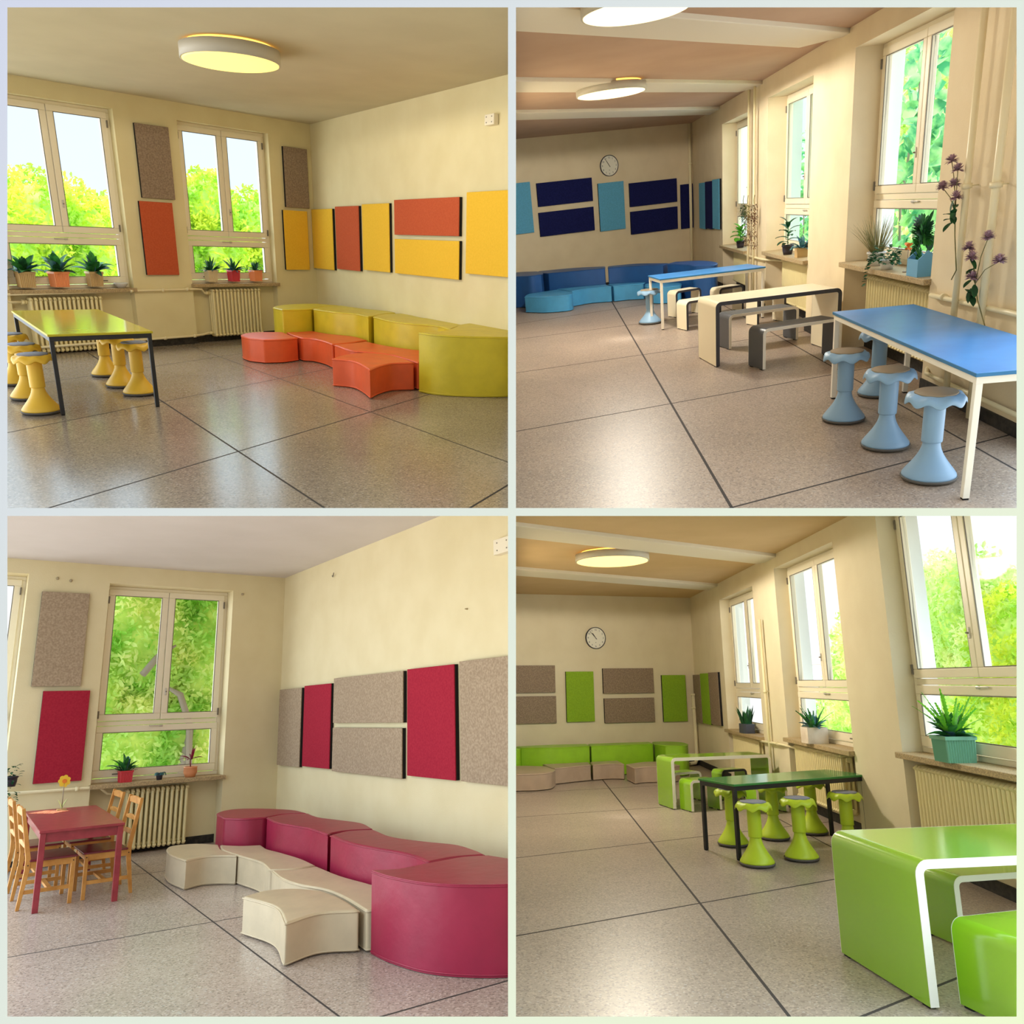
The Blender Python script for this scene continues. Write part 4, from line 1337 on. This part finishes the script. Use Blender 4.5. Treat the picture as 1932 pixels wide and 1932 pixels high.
# maroon corner sill
rnd = random.Random(11)
root = empty('potted_plant', sm_(3, 'L', 2.08, -.06, .93, 4), 'leafy plant in a red ribbed box pot on the sill behind the red table', 'potted plant')
ribbed_pot(root, .16, .15, 'pot_red')
foliage(root, 7, .14, .24, .075, 'leaf_mid', rnd, 1, .4, 1.0)
foliage(root, 4, .14, .26, .08, 'leaf_blue', rnd, 1, .6, .8)
foliage(root, 40, .13, .15, .012, 'leaf_dark', rnd, 1, .3, .6, lambda t: 1, r0=.05, seg=3)
root = empty('potted_plant', sm_(3, 'L', 1.66, -.0, .93), 'tiny black pot with a trailing grey-green plant at the middle of the sill', 'potted plant')
round_pot(root, .045, .09, 'pot_dark')
mb = MB()
for k in range(26):
    a = rnd.uniform(0, 2 * pi)
    q = Vector((cos(a) * .03, abs(sin(a)) * .04 + .01, .09))
    for j in range(4):
        mb.blade(q, (cos(a) + rnd.uniform(-.5, .5), abs(sin(a)) + .2, rnd.uniform(-.2, .6) - j * .4), .035, .014, 1, 2)
        q = q + Vector((cos(a) * .01, .006, .01 - .012 * j))
mb.build('foliage', 'leaf_blue', root)
root = empty('potted_plant', sm_(3, 'L', 1.24, -.06, .93), 'round terracotta pot with a spiky purple-red plant at the right of the sill', 'potted plant')
round_pot(root, .085, .145, 'terracotta', .18)
MB().tube([(0, 0, .12), (.01, 0, .22), (-.005, 0, .27)], .008, 8).build('stem', 'leaf_red', root)
foliage(root, 11, .24, .19, .035, 'leaf_red', rnd, 1, .15, .7)
root = empty('hanging_plant', sm_(3, 'L', 3.42, .2, 1.0), 'dark trailing plant at the left edge beside the red table', 'hanging plant')
round_pot(root, .08, .12, 'pot_dark')
mb = MB()
for k in range(90):
    a = rnd.uniform(0, 2 * pi)
    q = Vector((cos(a) * .09 * rnd.random() ** .4, sin(a) * .07 + .02, rnd.uniform(-.28, .26)))
    mb.blade(q, (cos(a), sin(a), rnd.uniform(-.4, .7)), .06, .03, .8, 3)
mb.build('foliage', 'leaf_dark', root)

# things on the red table
root = empty('flower_ornament', spot(3, 2.93, .92, .735, 0), 'yellow wooden flower on a stick standing on the red table', 'ornament')
MB().box(-.05, .05, -.03, .03, 0, .02).build('stand', 'pot_tan', root, bevel=.004)
MB().tube([(0, 0, .02), (0, 0, .3)], .005, 8).build('stem', 'bark', root)
mb = MB()
for k in range(7):
    a = 2 * pi * k / 7
    c = Vector((cos(a) * .042, 0, .33 + sin(a) * .045))
    n = len(mb.v)
    for y in (-.003, .003):
        for q in range(10):
            b = 2 * pi * q / 10
            mb.v.append((c.x + cos(b) * .026, y + .001 * k * .2, c.z + sin(b) * .026))
    mb.face([n + q for q in range(10)])
    mb.face([n + 10 + q for q in range(9, -1, -1)])
    for q in range(10):
        mb.face([n + q, n + 10 + q, n + 10 + (q + 1) % 10, n + (q + 1) % 10])
mb.build('petals', mat('petal_yellow', (236, 200, 60), .6), root)
MB().lathe([(.024, -.01), (.024, .01)], 20).build('flower_centre', mat('petal_orange', (230, 130, 50), .6), root, M=Matrix.Translation((0, 0, .33)) @ Matrix.Rotation(pi / 2, 4, 'X'))
mb = MB()
mb.blade((0, 0, .02), (-.45, 0, 1), .12, .05, .1, 5)
mb.blade((0, 0, .02), (.45, 0, 1), .12, .05, .1, 5)
mb.build('wooden_leaves', mat('leaf_paint', (180, 190, 110), .6), root)
root = empty('paper_mat', spot(3, 3.06, .98, .7355, 40), 'orange patterned paper mat lying on the red table', 'paper mat')
MB().box(-.12, .12, -.17, .17, 0, .004).build('sheet', mat('mat_orange', (240, 130, 96), .8, (246, 176, 130), 60, lo=.48, hi=.52), root)

# blue room sills
rnd = random.Random(21)


def leaf_stalk(root, n, z0, dz, L, w, m, rnd, droop=.8, lean=0):
    """upright stem with large leaves along it"""
    MB().tube([(0, 0, z0 - .04), (lean * .5, 0, z0 + dz * n * .5), (lean, 0, z0 + dz * n)], .006, 6).build('stem', 'leaf_mid', root)
    mb = MB()
    for k in range(n):
        a = k * 2.4 + rnd.uniform(-.3, .3)
        el = .15 + .9 * k / n
        z = z0 + dz * k
        mb.blade((lean * k / n, 0, z), (cos(a) * cos(el), sin(a) * cos(el), sin(el)), L * (1 - .3 * k / n), w, droop, 7, 0, lambda t: sin(pi * min(1, .03 + .97 * t)) ** .6)
    mb.build('foliage', m, root)


root = empty('potted_plant', sm_(2, 'R', 5.0, -.08, .90), 'bright green rubber plant in a black pot on the far sill', 'potted plant')
round_pot(root, .08, .13, 'pot_dark')
leaf_stalk(root, 12, .15, .018, .24, .13, 'leaf_bright', rnd, 1.0)
root = empty('potted_plant', sm_(2, 'R', 8.38, -.06, .97), 'dark green rubber plant in a black pot on the middle sill', 'potted plant')
round_pot(root, .085, .14, 'pot_dark')
leaf_stalk(root, 12, .16, .026, .25, .075, 'leaf_dark', rnd, .9)
root = empty('house_planter', sm_(2, 'R', 9.0, -.1, .97, 0), 'small wooden house shaped planter with a bluish plant on the middle sill', 'planter')
m = MB()
n0, k0 = m.extr([(-.07, 0), (-.07, .14), (0, .22), (.07, .14), (.07, 0)], -.09, -.075)
m.face([n0 + q for q in range(k0)][::-1])
m.face([n0 + k0 + q for q in range(k0)])
m.box(-.07, .07, .075, .09, 0, .14)
m.box(-.07, -.058, -.075, .075, 0, .13)
m.box(.058, .07, -.075, .075, 0, .13)
m.box(-.058, .058, -.075, .075, 0, .02)
m.build('house_box', 'pot_tan', root)
for zz in (.05, .11):
    for xx in (-.03, .03):
        MB().box(.07, .072, xx - .012, xx + .012, zz - .015, zz + .015).build('cut_window', 'pot_dark', root)
foliage(root, 16, .1, .22, .07, 'leaf_blue', rnd, 1, .4, 1.1)
root = empty('grass_pot', sm_(2, 'R', 11.85, -.08, 1.05), 'tuft of tall dry grass in a whitewashed pot on the near sill', 'potted grass')
round_pot(root, .095, .15, 'zinc')
foliage(root, 170, .13, .40, .008, 'leaf_dry', rnd, 1, .85, .35, lambda t: 1 - t * .8, r0=.05, seg=5, name='grass_blades')
root = empty('ivy_pot', sm_(2, 'R', 12.32, -.02, 1.05), 'dark ivy spilling over the near sill beside the grass pot', 'potted plant')
round_pot(root, .075, .1, 'zinc')
mb = MB()
for k in range(150):
    a = rnd.uniform(0, 2 * pi)
    t = rnd.random()
    q = Vector((cos(a) * (.06 + .22 * t), sin(a) * .10 + .05 * t, .1 + .16 * (1 - t) * rnd.random() - .02 * t))
    mb.blade(q, (cos(a) + rnd.uniform(-.6, .6), sin(a) + rnd.uniform(-.3, .6), rnd.uniform(-.4, .7)), .055, .04, .5, 3)
for k in range(26):
    t = k / 26
    q = Vector((.12 + .14 * t, .10 + .02 * t, .10 - .3 * t * t))
    mb.blade(q, (rnd.uniform(-1, 1), .8, rnd.uniform(-.6, .4)), .05, .04, .5, 3)
mb.build('foliage', 'leaf_dark', root)
root = empty('butterfly_pick', sm_(2, 'R', 12.72, -.06, 1.05), 'orange butterfly on a stick behind the blue house planter', 'ornament')
MB().tube([(0, 0, 0), (0, 0, .24)], .004, 6).build('stick', 'bark', root)
MB().lathe([(.04, 0), (.04, .01)], 16).build('foot', 'bark', root)
mb = MB()
for sx in (-1, 1):
    mb.blade((0, 0, .24), (sx, 0, .8), .08, .06, .2, 5)
    mb.blade((0, 0, .24), (sx, 0, -.5), .06, .045, .2, 5)
mb.build('wings', mat('petal_orange', (230, 130, 50), .6), root)
root = empty('house_planter', sm_(2, 'R', 13.1, -.04, 1.05, 0), 'pale blue house shaped planter holding a big split-leaf plant', 'planter')
m = MB()
for y in (-.12, .105):
    n0, k0 = m.extr([(-.09, 0), (-.09, .16), (0, .24), (.09, .16), (.09, 0)], y, y + .015)
    m.face([n0 + q for q in range(k0)][::-1])
    m.face([n0 + k0 + q for q in range(k0)])
m.box(-.09, -.078, -.105, .105, 0, .16)
m.box(.078, .09, -.105, .105, 0, .16)
m.box(-.078, .078, -.105, .105, 0, .02)
hb = m.build('house_box', 'pot_blue', root, M=Matrix.Rotation(R(90), 4, 'Z'))
for zz in (.04, .08, .12, .16):
    for k in range(5):
        xx = -.05 + .025 * k
        if zz > .15 and abs(xx) > .03:
            continue
        MB().box(.1201, .1215, xx - .005, xx + .005, zz - .011, zz + .011).build('cut_window', 'seal', hb, M=Matrix.Rotation(R(-90), 4, 'Z'))
mb = MB()
for k in range(16):
    a = rnd.uniform(0, 2 * pi)
    el = rnd.uniform(.7, 1.35)
    L = rnd.uniform(.14, .24)
    p0 = Vector((0, 0, .12))
    p1 = p0 + Vector((cos(a) * cos(el), sin(a) * cos(el), sin(el))) * L
    mb.tube([p0, p1], .004, 5)
mb.build('stems', 'leaf_mid', root)
rnd2 = random.Random(5)
for mm, cnt in (('leaf_dark', 11), ('leaf_mid', 5)):
    mb = MB()
    for k in range(cnt):
        a = rnd2.uniform(-.5, pi + .5)
        z = rnd2.uniform(.24, .40)
        rr = rnd2.uniform(.02, .1)
        ax = Vector((rnd2.uniform(-.5, .5), 1, rnd2.uniform(-.3, .8))).normalized()
        d0 = Vector((cos(a), 0, sin(a)))
        for j in range(-4, 5):     # split leaf: fingers fan from a broad centre
            dd = Matrix.Rotation(j * .17, 3, ax) @ d0
            mb.blade((cos(a) * rr, rnd2.uniform(-.03, .03) if j == -4 else 0, z + sin(a) * rr), dd, .19 * (1 - .02 * j * j), .036, .3, 5, 0, lambda t: .5 + t * .6 if t < .8 else (1 - t) * 4.2)
    mb.build('split_leaves', mm, root)

# dried hanging plants by the thin risers
for k, (s, m_, lab, L) in enumerate(((6.15, 'leaf_dark', 'thin green trailing dried bunch, left of three at the riser pipes', .62), (6.48, 'leaf_dry', 'green and brown dried bunch, middle of three at the riser pipes', .70), (6.95, 'leaf_brown', 'reddish brown beaded dried bunch, right of three at the riser pipes', .72))):
    root = empty('dried_plant', sm_(2, 'R', s, .12, 1.72), lab, 'dried plant', 'dried bunches hanging at the riser pipes')
    MB().tube([(0, 0, 0), (.02, 0, .06), (-.05, 0, .14)], .006, 6).build('stem', 'leaf_dry', root)
    for mm, cnt, z0, z1 in ((m_, 150, 0, .4), ('leaf_brown' if k else 'leaf_dark', 170, .25, 1)):
        mb = MB()
        for j in range(cnt):
            t = z0 + (z1 - z0) * rnd.random()
            w = .05 + .07 * t
            q = Vector((rnd.uniform(-w, w), rnd.uniform(-.04, .05), -t * L))
            mb.blade(q, (rnd.uniform(-1, 1), rnd.uniform(-1, 1), -.6), .035, .016, .3, 2)
        tag(mb.build('strands', mm, root), kind='stuff')

# dried flowers tied to the thick risers
for lab, s, z, fl, tail in (('dried mauve flower stems tied to the left thick riser, upper bunch', 14.05, 1.65, ((-.10, .40), (.02, .33), (-.02, .22), (-.22, .20), (.04, .12)), (.12, -.45)), ('dried mauve flower stems behind the right thick riser, lower bunch', 14.5, 1.12, ((.16, .36), (-.12, .27), (-.05, .20), (.36, .20), (-.02, .05)), (.22, -.30))):
    root = empty('dried_flowers', sm_(2, 'R', s, .14, z), lab, 'dried flowers', 'dried flower bunches on the riser pipes')
    ms, mf, ml = MB(), MB(), MB()
    ms.tube([(0, 0, 0), (-tail[0] * .3, .0, tail[1] * .4), (-tail[0], 0, tail[1]), (-tail[0] * .6, .01, tail[1] - .08)], .005, 6)
    for (dx, dz) in fl:
        ms.tube([(0, 0, 0), (-dx * .4, .01, dz * .6), (-dx, .02, dz)], .0035, 5)
        for q in range(90):
            a, b = rnd.uniform(0, 2 * pi), rnd.uniform(-.4, 1.4)
            mf.blade((-dx, .02, dz), (cos(a) * cos(b), sin(a) * cos(b), sin(b)), .06, .02, .3, 2)
    for q in range(9):
        a = rnd.uniform(0, 2 * pi)
        ml.blade((rnd.uniform(-.04, .04), .01, rnd.uniform(-.1, .2)), (cos(a), .2, sin(a)), .12, .05, .4, 5)
    ms.build('stems', 'leaf_dry', root)
    mf.build('blossoms', mat('mauve', (196, 164, 178), .9, (160, 128, 144), 40), root)
    ml.build('leaves', 'leaf_dark', root)

# green room sills
rnd = random.Random(31)
root = empty('snake_plant', sm_(4, 'R', 3.8, -.02, .90), 'snake plant in a dark faceted trough on the far green-room sill', 'potted plant')
m = MB()
m.prism([(-.2, -.07), (-.12, -.1), (.12, -.1), (.2, -.07), (.2, .07), (.12, .1), (-.12, .1), (-.2, .07)], .0, .15)
m.build('pot', 'pot_slate', root)
foliage(root, 16, .14, .30, .055, 'leaf_dark', rnd, .6, 1.0, .15, lambda t: 1 - t ** 3, r0=.08)
root = empty('fern_box', sm_(4, 'R', 7.0, .0, .97), 'fern in a square white paper-look pot on the middle green-room sill', 'potted plant')
m = MB()
for (x0, x1, y0, y1) in ((-.13, .13, -.13, -.118), (-.13, .13, .118, .13), (-.13, -.118, -.118, .118), (.118, .13, -.118, .118)):
    m.box(x0, x1, y0, y1, 0, .2)
m.box(-.118, .118, -.118, .118, 0, .17)
m.build('pot', 'pot_paper', root)
ser = lambda t: (1 - t * .75) * (1 if int(t * 24) % 2 else .55)
foliage(root, 22, .17, .34, .075, 'leaf_mid', rnd, 1, .55, .6, ser, seg=24)
foliage(root, 10, .17, .22, .08, 'leaf_blue', rnd, 1, .3, .8)
root = empty('fern_pot', sm_(4, 'R', 10.35, .0, 1.06), 'bright fern in a green ribbed box pot on the near green-room sill', 'potted plant')
ribbed_pot(root, .26, .22, 'pot_green', .94, 12)
foliage(root, 20, .2, .42, .07, 'leaf_bright', rnd, 1, .75, .5, ser, seg=26)
foliage(root, 16, .2, .24, .08, 'leaf_mid', rnd, 1, .3, .9)
foliage(root, 8, .2, .15, .09, 'leaf_blue', rnd, 1, .2, .9)


# ------------------------------------------------------------------ outside: trees beyond the windows
import numpy as np


def crown(name, i, side, blobs, n, size, m, seed, parent, broad=.7):
    """leaves scattered over a cluster of rounded masses; blobs = (s, d, z, rx, ry, rz) in the wall frame"""
    rs = np.random.RandomState(seed)
    sg = 1 if side == 'L' else -1
    wt = np.array([b[3] * b[5] for b in blobs])
    k = rs.choice(len(blobs), n, p=wt / wt.sum())
    B = np.array(blobs, float)
    dirv = rs.normal(size=(n, 3))
    dirv /= np.linalg.norm(dirv, axis=1)[:, None]
    rad = rs.uniform(.72, 1.06, n) ** .7
    bump = 1 + .12 * np.sin(dirv[:, 0] * 9 + k) * np.cos(dirv[:, 2] * 8 + k * 2)
    P = B[k, :3] + dirv * B[k, 3:6] * (rad * bump)[:, None]
    P[:, 0] *= sg
    U = rs.normal(size=(n, 3))
    U /= np.linalg.norm(U, axis=1)[:, None]
    V = rs.normal(size=(n, 3))
    V -= (V * U).sum(1)[:, None] * U
    V /= np.linalg.norm(V, axis=1)[:, None]
    sz = size * rs.uniform(.6, 1.25, n)[:, None]
    N = np.cross(U, V) * .18
    # six-sided folded leaf
    ring = [(-1, 0, 0), (-.35, .5 * broad * 1.2, 1), (.45, .42 * broad * 1.2, 1), (1, 0, 0), (.45, -.42 * broad * 1.2, 1), (-.35, -.5 * broad * 1.2, 1)]
    vs = np.stack([P + (U * a + V * b + N * c) * sz * .5 for a, b, c in ring], 1).reshape(-1, 3)
    idx = np.arange(n)[:, None] * 6
    f = np.concatenate([idx + np.array([0, 1, 2, 3]), idx + np.array([0, 3, 4, 5])])
    me = bpy.data.meshes.new(name)
    me.vertices.add(len(vs))
    me.vertices.foreach_set('co', vs.ravel())
    me.loops.add(f.size)
    me.loops.foreach_set('vertex_index', f.ravel().astype(np.int32))
    me.polygons.add(len(f))
    me.polygons.foreach_set('loop_start', np.arange(0, f.size, 4, dtype=np.int32))
    me.polygons.foreach_set('loop_total', np.full(len(f), 4, dtype=np.int32))
    me.update(calc_edges=True)
    me.materials.append(MATS[m])
    o = bpy.data.objects.new(name, me)
    COL.objects.link(o)
    o.parent = parent
    return o


def tree(i, side, blobs, n, size, m, seed, label, group=None, core=True, trunk=None, broad=.7, limbs=()):
    root = empty('tree', wallm(i, side), label, 'tree', group)
    crown('crown', i, side, blobs, n, size, m, seed, root, broad)
    sg = 1 if side == 'L' else -1
    if core:
        mb = MB()
        for (s, d, z, a, b, c) in blobs:
            q = [(sin(pi * t / 8) * .78, -cos(pi * t / 8) * .78) for t in range(1, 8)]
            k = len(mb.v)
            mb.lathe(q, 14)
            for j in range(k, len(mb.v)):
                x, y, zz = mb.v[j]
                mb.v[j] = (sg * s + x * a, d + y * b, z + zz * c)
        mb.build('inner_foliage', 'tree_core', root)
    mb = MB()
    s, d, z = trunk or (blobs[0][0], blobs[0][1], blobs[0][2])
    mb.tube([(sg * s, d, -2.5), (sg * s + .1, d, z * .5), (sg * s, d, z)], [.16, .12, .05], 8)
    for l in limbs:
        mb.tube([(sg * p[0], p[1], p[2]) for p in l], [.07] * (len(l) - 1) + [.02], 6)
    mb.build('trunk', 'bark', root)
    return root


G = 'maple trees beyond the yellow corner windows'
tree(1, 'L', [(1.9, -7.6, 1.7, 1.1, 1.0, 1.25), (2.6, -7.4, 1.2, .8, .9, 1.2), (1.0, -7.6, 1.2, 1.0, .9, 1.5)], 9500, .15, 'tree_yellow', 1, 'yellow-green tree filling the left window, tallest in its middle', G)
tree(1, 'L', [(.2, -8.0, 1.2, .9, .9, 1.35), (-.4, -7.8, .8, .8, .8, 1.2), (1.3, -8.2, .3, 1.6, .8, 1.0)], 6500, .15, 'tree_yellow', 2, 'yellow-green tree at the right half of the left window', G)
tree(1, 'L', [(-2.1, -7.4, 2.2, .75, .8, 1.1), (-2.2, -7.2, 1.2, 1.0, .8, 1.2), (-1.4, -7.4, .9, .8, .8, 1.6)], 9500, .15, 'tree_yellow', 3, 'yellow-green tree with a peak seen in the right window', G)
tree(1, 'L', [(-3.5, -7.6, 1.6, .8, .9, 1.35), (-4.0, -7.4, .8, 1.0, .9, 1.5), (-2.9, -7.8, .8, .9, .8, 1.2)], 7500, .15, 'tree_yellow', 4, 'yellow-green tree behind the right casement of the right window', G)
tree(3, 'L', [(.7, -6.2, 3.4, 1.3, .9, 1.5), (-.6, -6.2, 3.2, 1.1, .9, 1.6), (.9, -6.3, 1.5, 1.3, .8, 1.3), (-.4, -6.3, 1.3, 1.2, .8, 1.2), (1.7, -6.2, 2.4, 1.0, .8, 1.4)], 17000, .16, 'tree_green', 5,
     'dense bright green maple filling the whole maroon-corner window', None, True, (-.2, -5.6, 1.6), limbs=(((-.2, -5.55, .3), (-.1, -5.4, 1.6), (.15, -5.3, 2.2), (.5, -5.3, 2.4)), ((.9, -5.3, 2.6), (.6, -5.35, 3.0), (.3, -5.3, 3.2))))
tree(2, 'R', [(-11.5, -11, 1, 3.2, 1.5, 3.2), (-10, -11, 5, 3, 1.5, 2.6), (-13.5, -11, 4.5, 2.5, 1.5, 3)], 14000, .35, 'tree_pale', 6, 'bright hazy tree far behind the climbing leaves of the near blue-room window')
tree(4, 'R', [(-4.3, -8.2, 3.4, 1.2, 1.2, 1.9), (-3.2, -8.2, 3.4, 1.2, 1.2, 1.7), (-5.4, -8.2, 2.0, 1.3, 1.2, 2.2), (-1.9, -8.2, 2.6, 1.3, 1.2, 1.9), (-3.4, -8.2, .9, 2.6, 1.2, 1.8)], 22000, .17, 'tree_pale', 7, 'tall pale green tree filling the near green-room window')
tree(4, 'R', [(-.6, -7.6, 2.3, 1.2, 1.0, 1.6), (.2, -7.6, 1.0, 1.4, 1.0, 1.8), (-1.6, -7.5, .5, 1.5, .9, 1.2)], 9000, .17, 'tree_yellow', 8, 'yellowish tree at the right edge of the near green-room window')
tree(4, 'R', [(-11.2, -8.6, 2.6, 1.5, 1.0, 2.0), (-12.6, -8.6, 1.0, 1.6, 1.0, 1.6), (-10, -8.6, 1.5, 1.6, 1.0, 2.8), (-14.2, -8.6, .2, 1.5, 1.0, 1.1)], 9000, .22, 'tree_green', 9, 'round green tree in the right pane of the middle green-room window')
# climbing plant with big leaves outside the near blue-room window
root = empty('climbing_vine', wallm(2, 'R'), 'large-leaved climber hanging outside the near blue-room window', 'climbing plant')
crown('leaves', 2, 'R', [(8.4, -1.7, 1.4, .9, .5, 1.6), (9.6, -1.5, 1.3, .7, .4, 1.4), (8.9, -1.8, 3.2, .4, .35, 1.2), (7.2, -2.2, 1.6, .7, .5, 2.2), (10.3, -1.3, 2.6, .3, .3, 1.3)], 620, .27, 'vine', 12, root, 1.15)
mb = MB()
for s in (7.2, 8.4, 8.9, 9.6, 10.3):
    mb.tube([(-s, -1.8, -.5), (-s + .15, -1.75, 1.5), (-s - .1, -1.8, 3.0), (-s, -1.8, 4.2)], .02, 6)
mb.build('vine_stems', 'bark', root)
root = empty('climbing_vine', wallm(2, 'R'), 'climber leaves showing in the middle blue-room window', 'climbing plant')
crown('leaves', 2, 'R', [(-2.2, -3.4, 1.8, .8, .4, 1.4), (-3.2, -3.6, .7, .9, .4, .7)], 260, .3, 'vine', 13, root, 1.15)
MB().tube([(2.2, -3.4, -.5), (2.3, -3.4, 1.5), (2.2, -3.4, 3.0)], .02, 6).build('vine_stems', 'bark', root)
# pale building beyond the green room
root = empty('building', wallm(4, 'R', -19, -12, -2), 'pale building far beyond the middle green-room window', 'building')
MB().box(-4, 4, -3, 3, 0, 4.4).build('walls', 'outer_wall', root)
n0 = MB()
n0.box(-4.2, 4.2, -3.2, 3.2, 4.4, 4.7)
n0.build('roof', mat('roof', (190, 170, 160), .8), root)
for x in (-2.4, -.6, 1.2, 3.0):
    MB().box(x - .4, x + .4, 3.0, 3.03, 2.3, 3.6).build('window', 'pot_slate', root)

# ------------------------------------------------------------------ where a thing meets the dividing wall it ends at the wall
ROOMSIDE = {1: (-1, 1), 2: (1, 1), 3: (-1, -1), 4: (1, -1)}


def trim_to_room(o, M, i):
    me = o.data
    n = len(me.vertices)
    if not n:
        return
    co_ = np.empty(n * 3)
    me.vertices.foreach_get('co', co_)
    co_ = co_.reshape(-1, 3)
    Mw = np.array(M)
    w = co_ @ Mw[:3, :3].T + Mw[:3, 3]
    w[:, 2] -= CAMH
    sx, sz = ROOMSIDE[i]
    g = 3 / 1450
    planes = [(sx, -g, 0, 0), (0, -g, sz, 0), (-sx, .69, 0, 0), (0, .69, -sz, 0), (0, 1, 0, -3.05)]
    todo = []
    for (a, b, c, d) in planes:
        v = w @ np.array([a, b, c]) + d
        if v.max() <= 0:
            bpy.data.objects.remove(o)
            return
        if v.min() < -1e-6:
            todo.append((a, b, c, d))
    if o.name.startswith('ceiling') and i < 3:      # upper ceilings run on over the whole room
        todo = [p for p in todo if p in planes[:2] + planes[4:]]
    outer_only = o.get('kind') != 'structure'
    if outer_only:
        todo = [p for p in todo if p in planes[:2]]
    if not todo:
        return
    if me.users > 1:
        me = me.copy()
        o.data = me
    bm = bmesh.new()
    bm.from_mesh(me)
    bm.transform(M)
    for (a, b, c, d) in todo:
        nn = Vector((a, b, c))
        L = nn.length
        p0 = Vector((0, 0, CAMH)) - nn * (d / L / L)
        r = bmesh.ops.bisect_plane(bm, geom=bm.verts[:] + bm.edges[:] + bm.faces[:], plane_co=p0, plane_no=-nn / L, clear_outer=True)
        ed = [q for q in r['geom_cut'] if isinstance(q, bmesh.types.BMEdge)]
        if ed and len(ed) < 4000 and 'crown' not in o.name and 'leaves' not in o.name and 'foliage' not in o.name:
            try:
                bmesh.ops.holes_fill(bm, edges=ed)
            except Exception:
                pass
    bm.transform(M.inverted())
    bm.to_mesh(me)
    bm.free()
    me.update()
    if not len(me.vertices):
        bpy.data.objects.remove(o)


def owner_room(M):
    """which room's pose a top-level object was placed with: compare its up direction"""
    z = (M.to_3x3() @ Vector((0, 0, 1))).normalized()
    y = None
    best = None
    for i in RM:
        u = (RM[i].to_3x3() @ Vector((0, 0, 1))).normalized()
        p = RM[i].inverted() @ M.translation
        s = abs(z.dot(u) - 1)
        if best is None or s < best[0]:
            best = (s, i)
    return best[1]


bpy.context.view_layer.update()
work = []
for o in list(S.objects):
    if o.type != 'MESH' or o.name.startswith(('border_face', 'wall_middle')):
        continue
    t = o
    while t.parent:
        t = t.parent
    if o.get('room_'):
        continue
    T = t.matrix_world.to_3x3()
    # plugs and nails are turned to face the room: judge those by their place
    i = owner_room(t.matrix_world) if t.name.split('.')[0] not in ('wall_plug', 'nail') else 3
    work.append((o, o.matrix_world.copy(), i))
for o, M, i in work:
    trim_to_room(o, M, i)
for o in list(S.objects):
    if o.type == 'EMPTY' and not o.children and not o.parent:
        bpy.data.objects.remove(o)
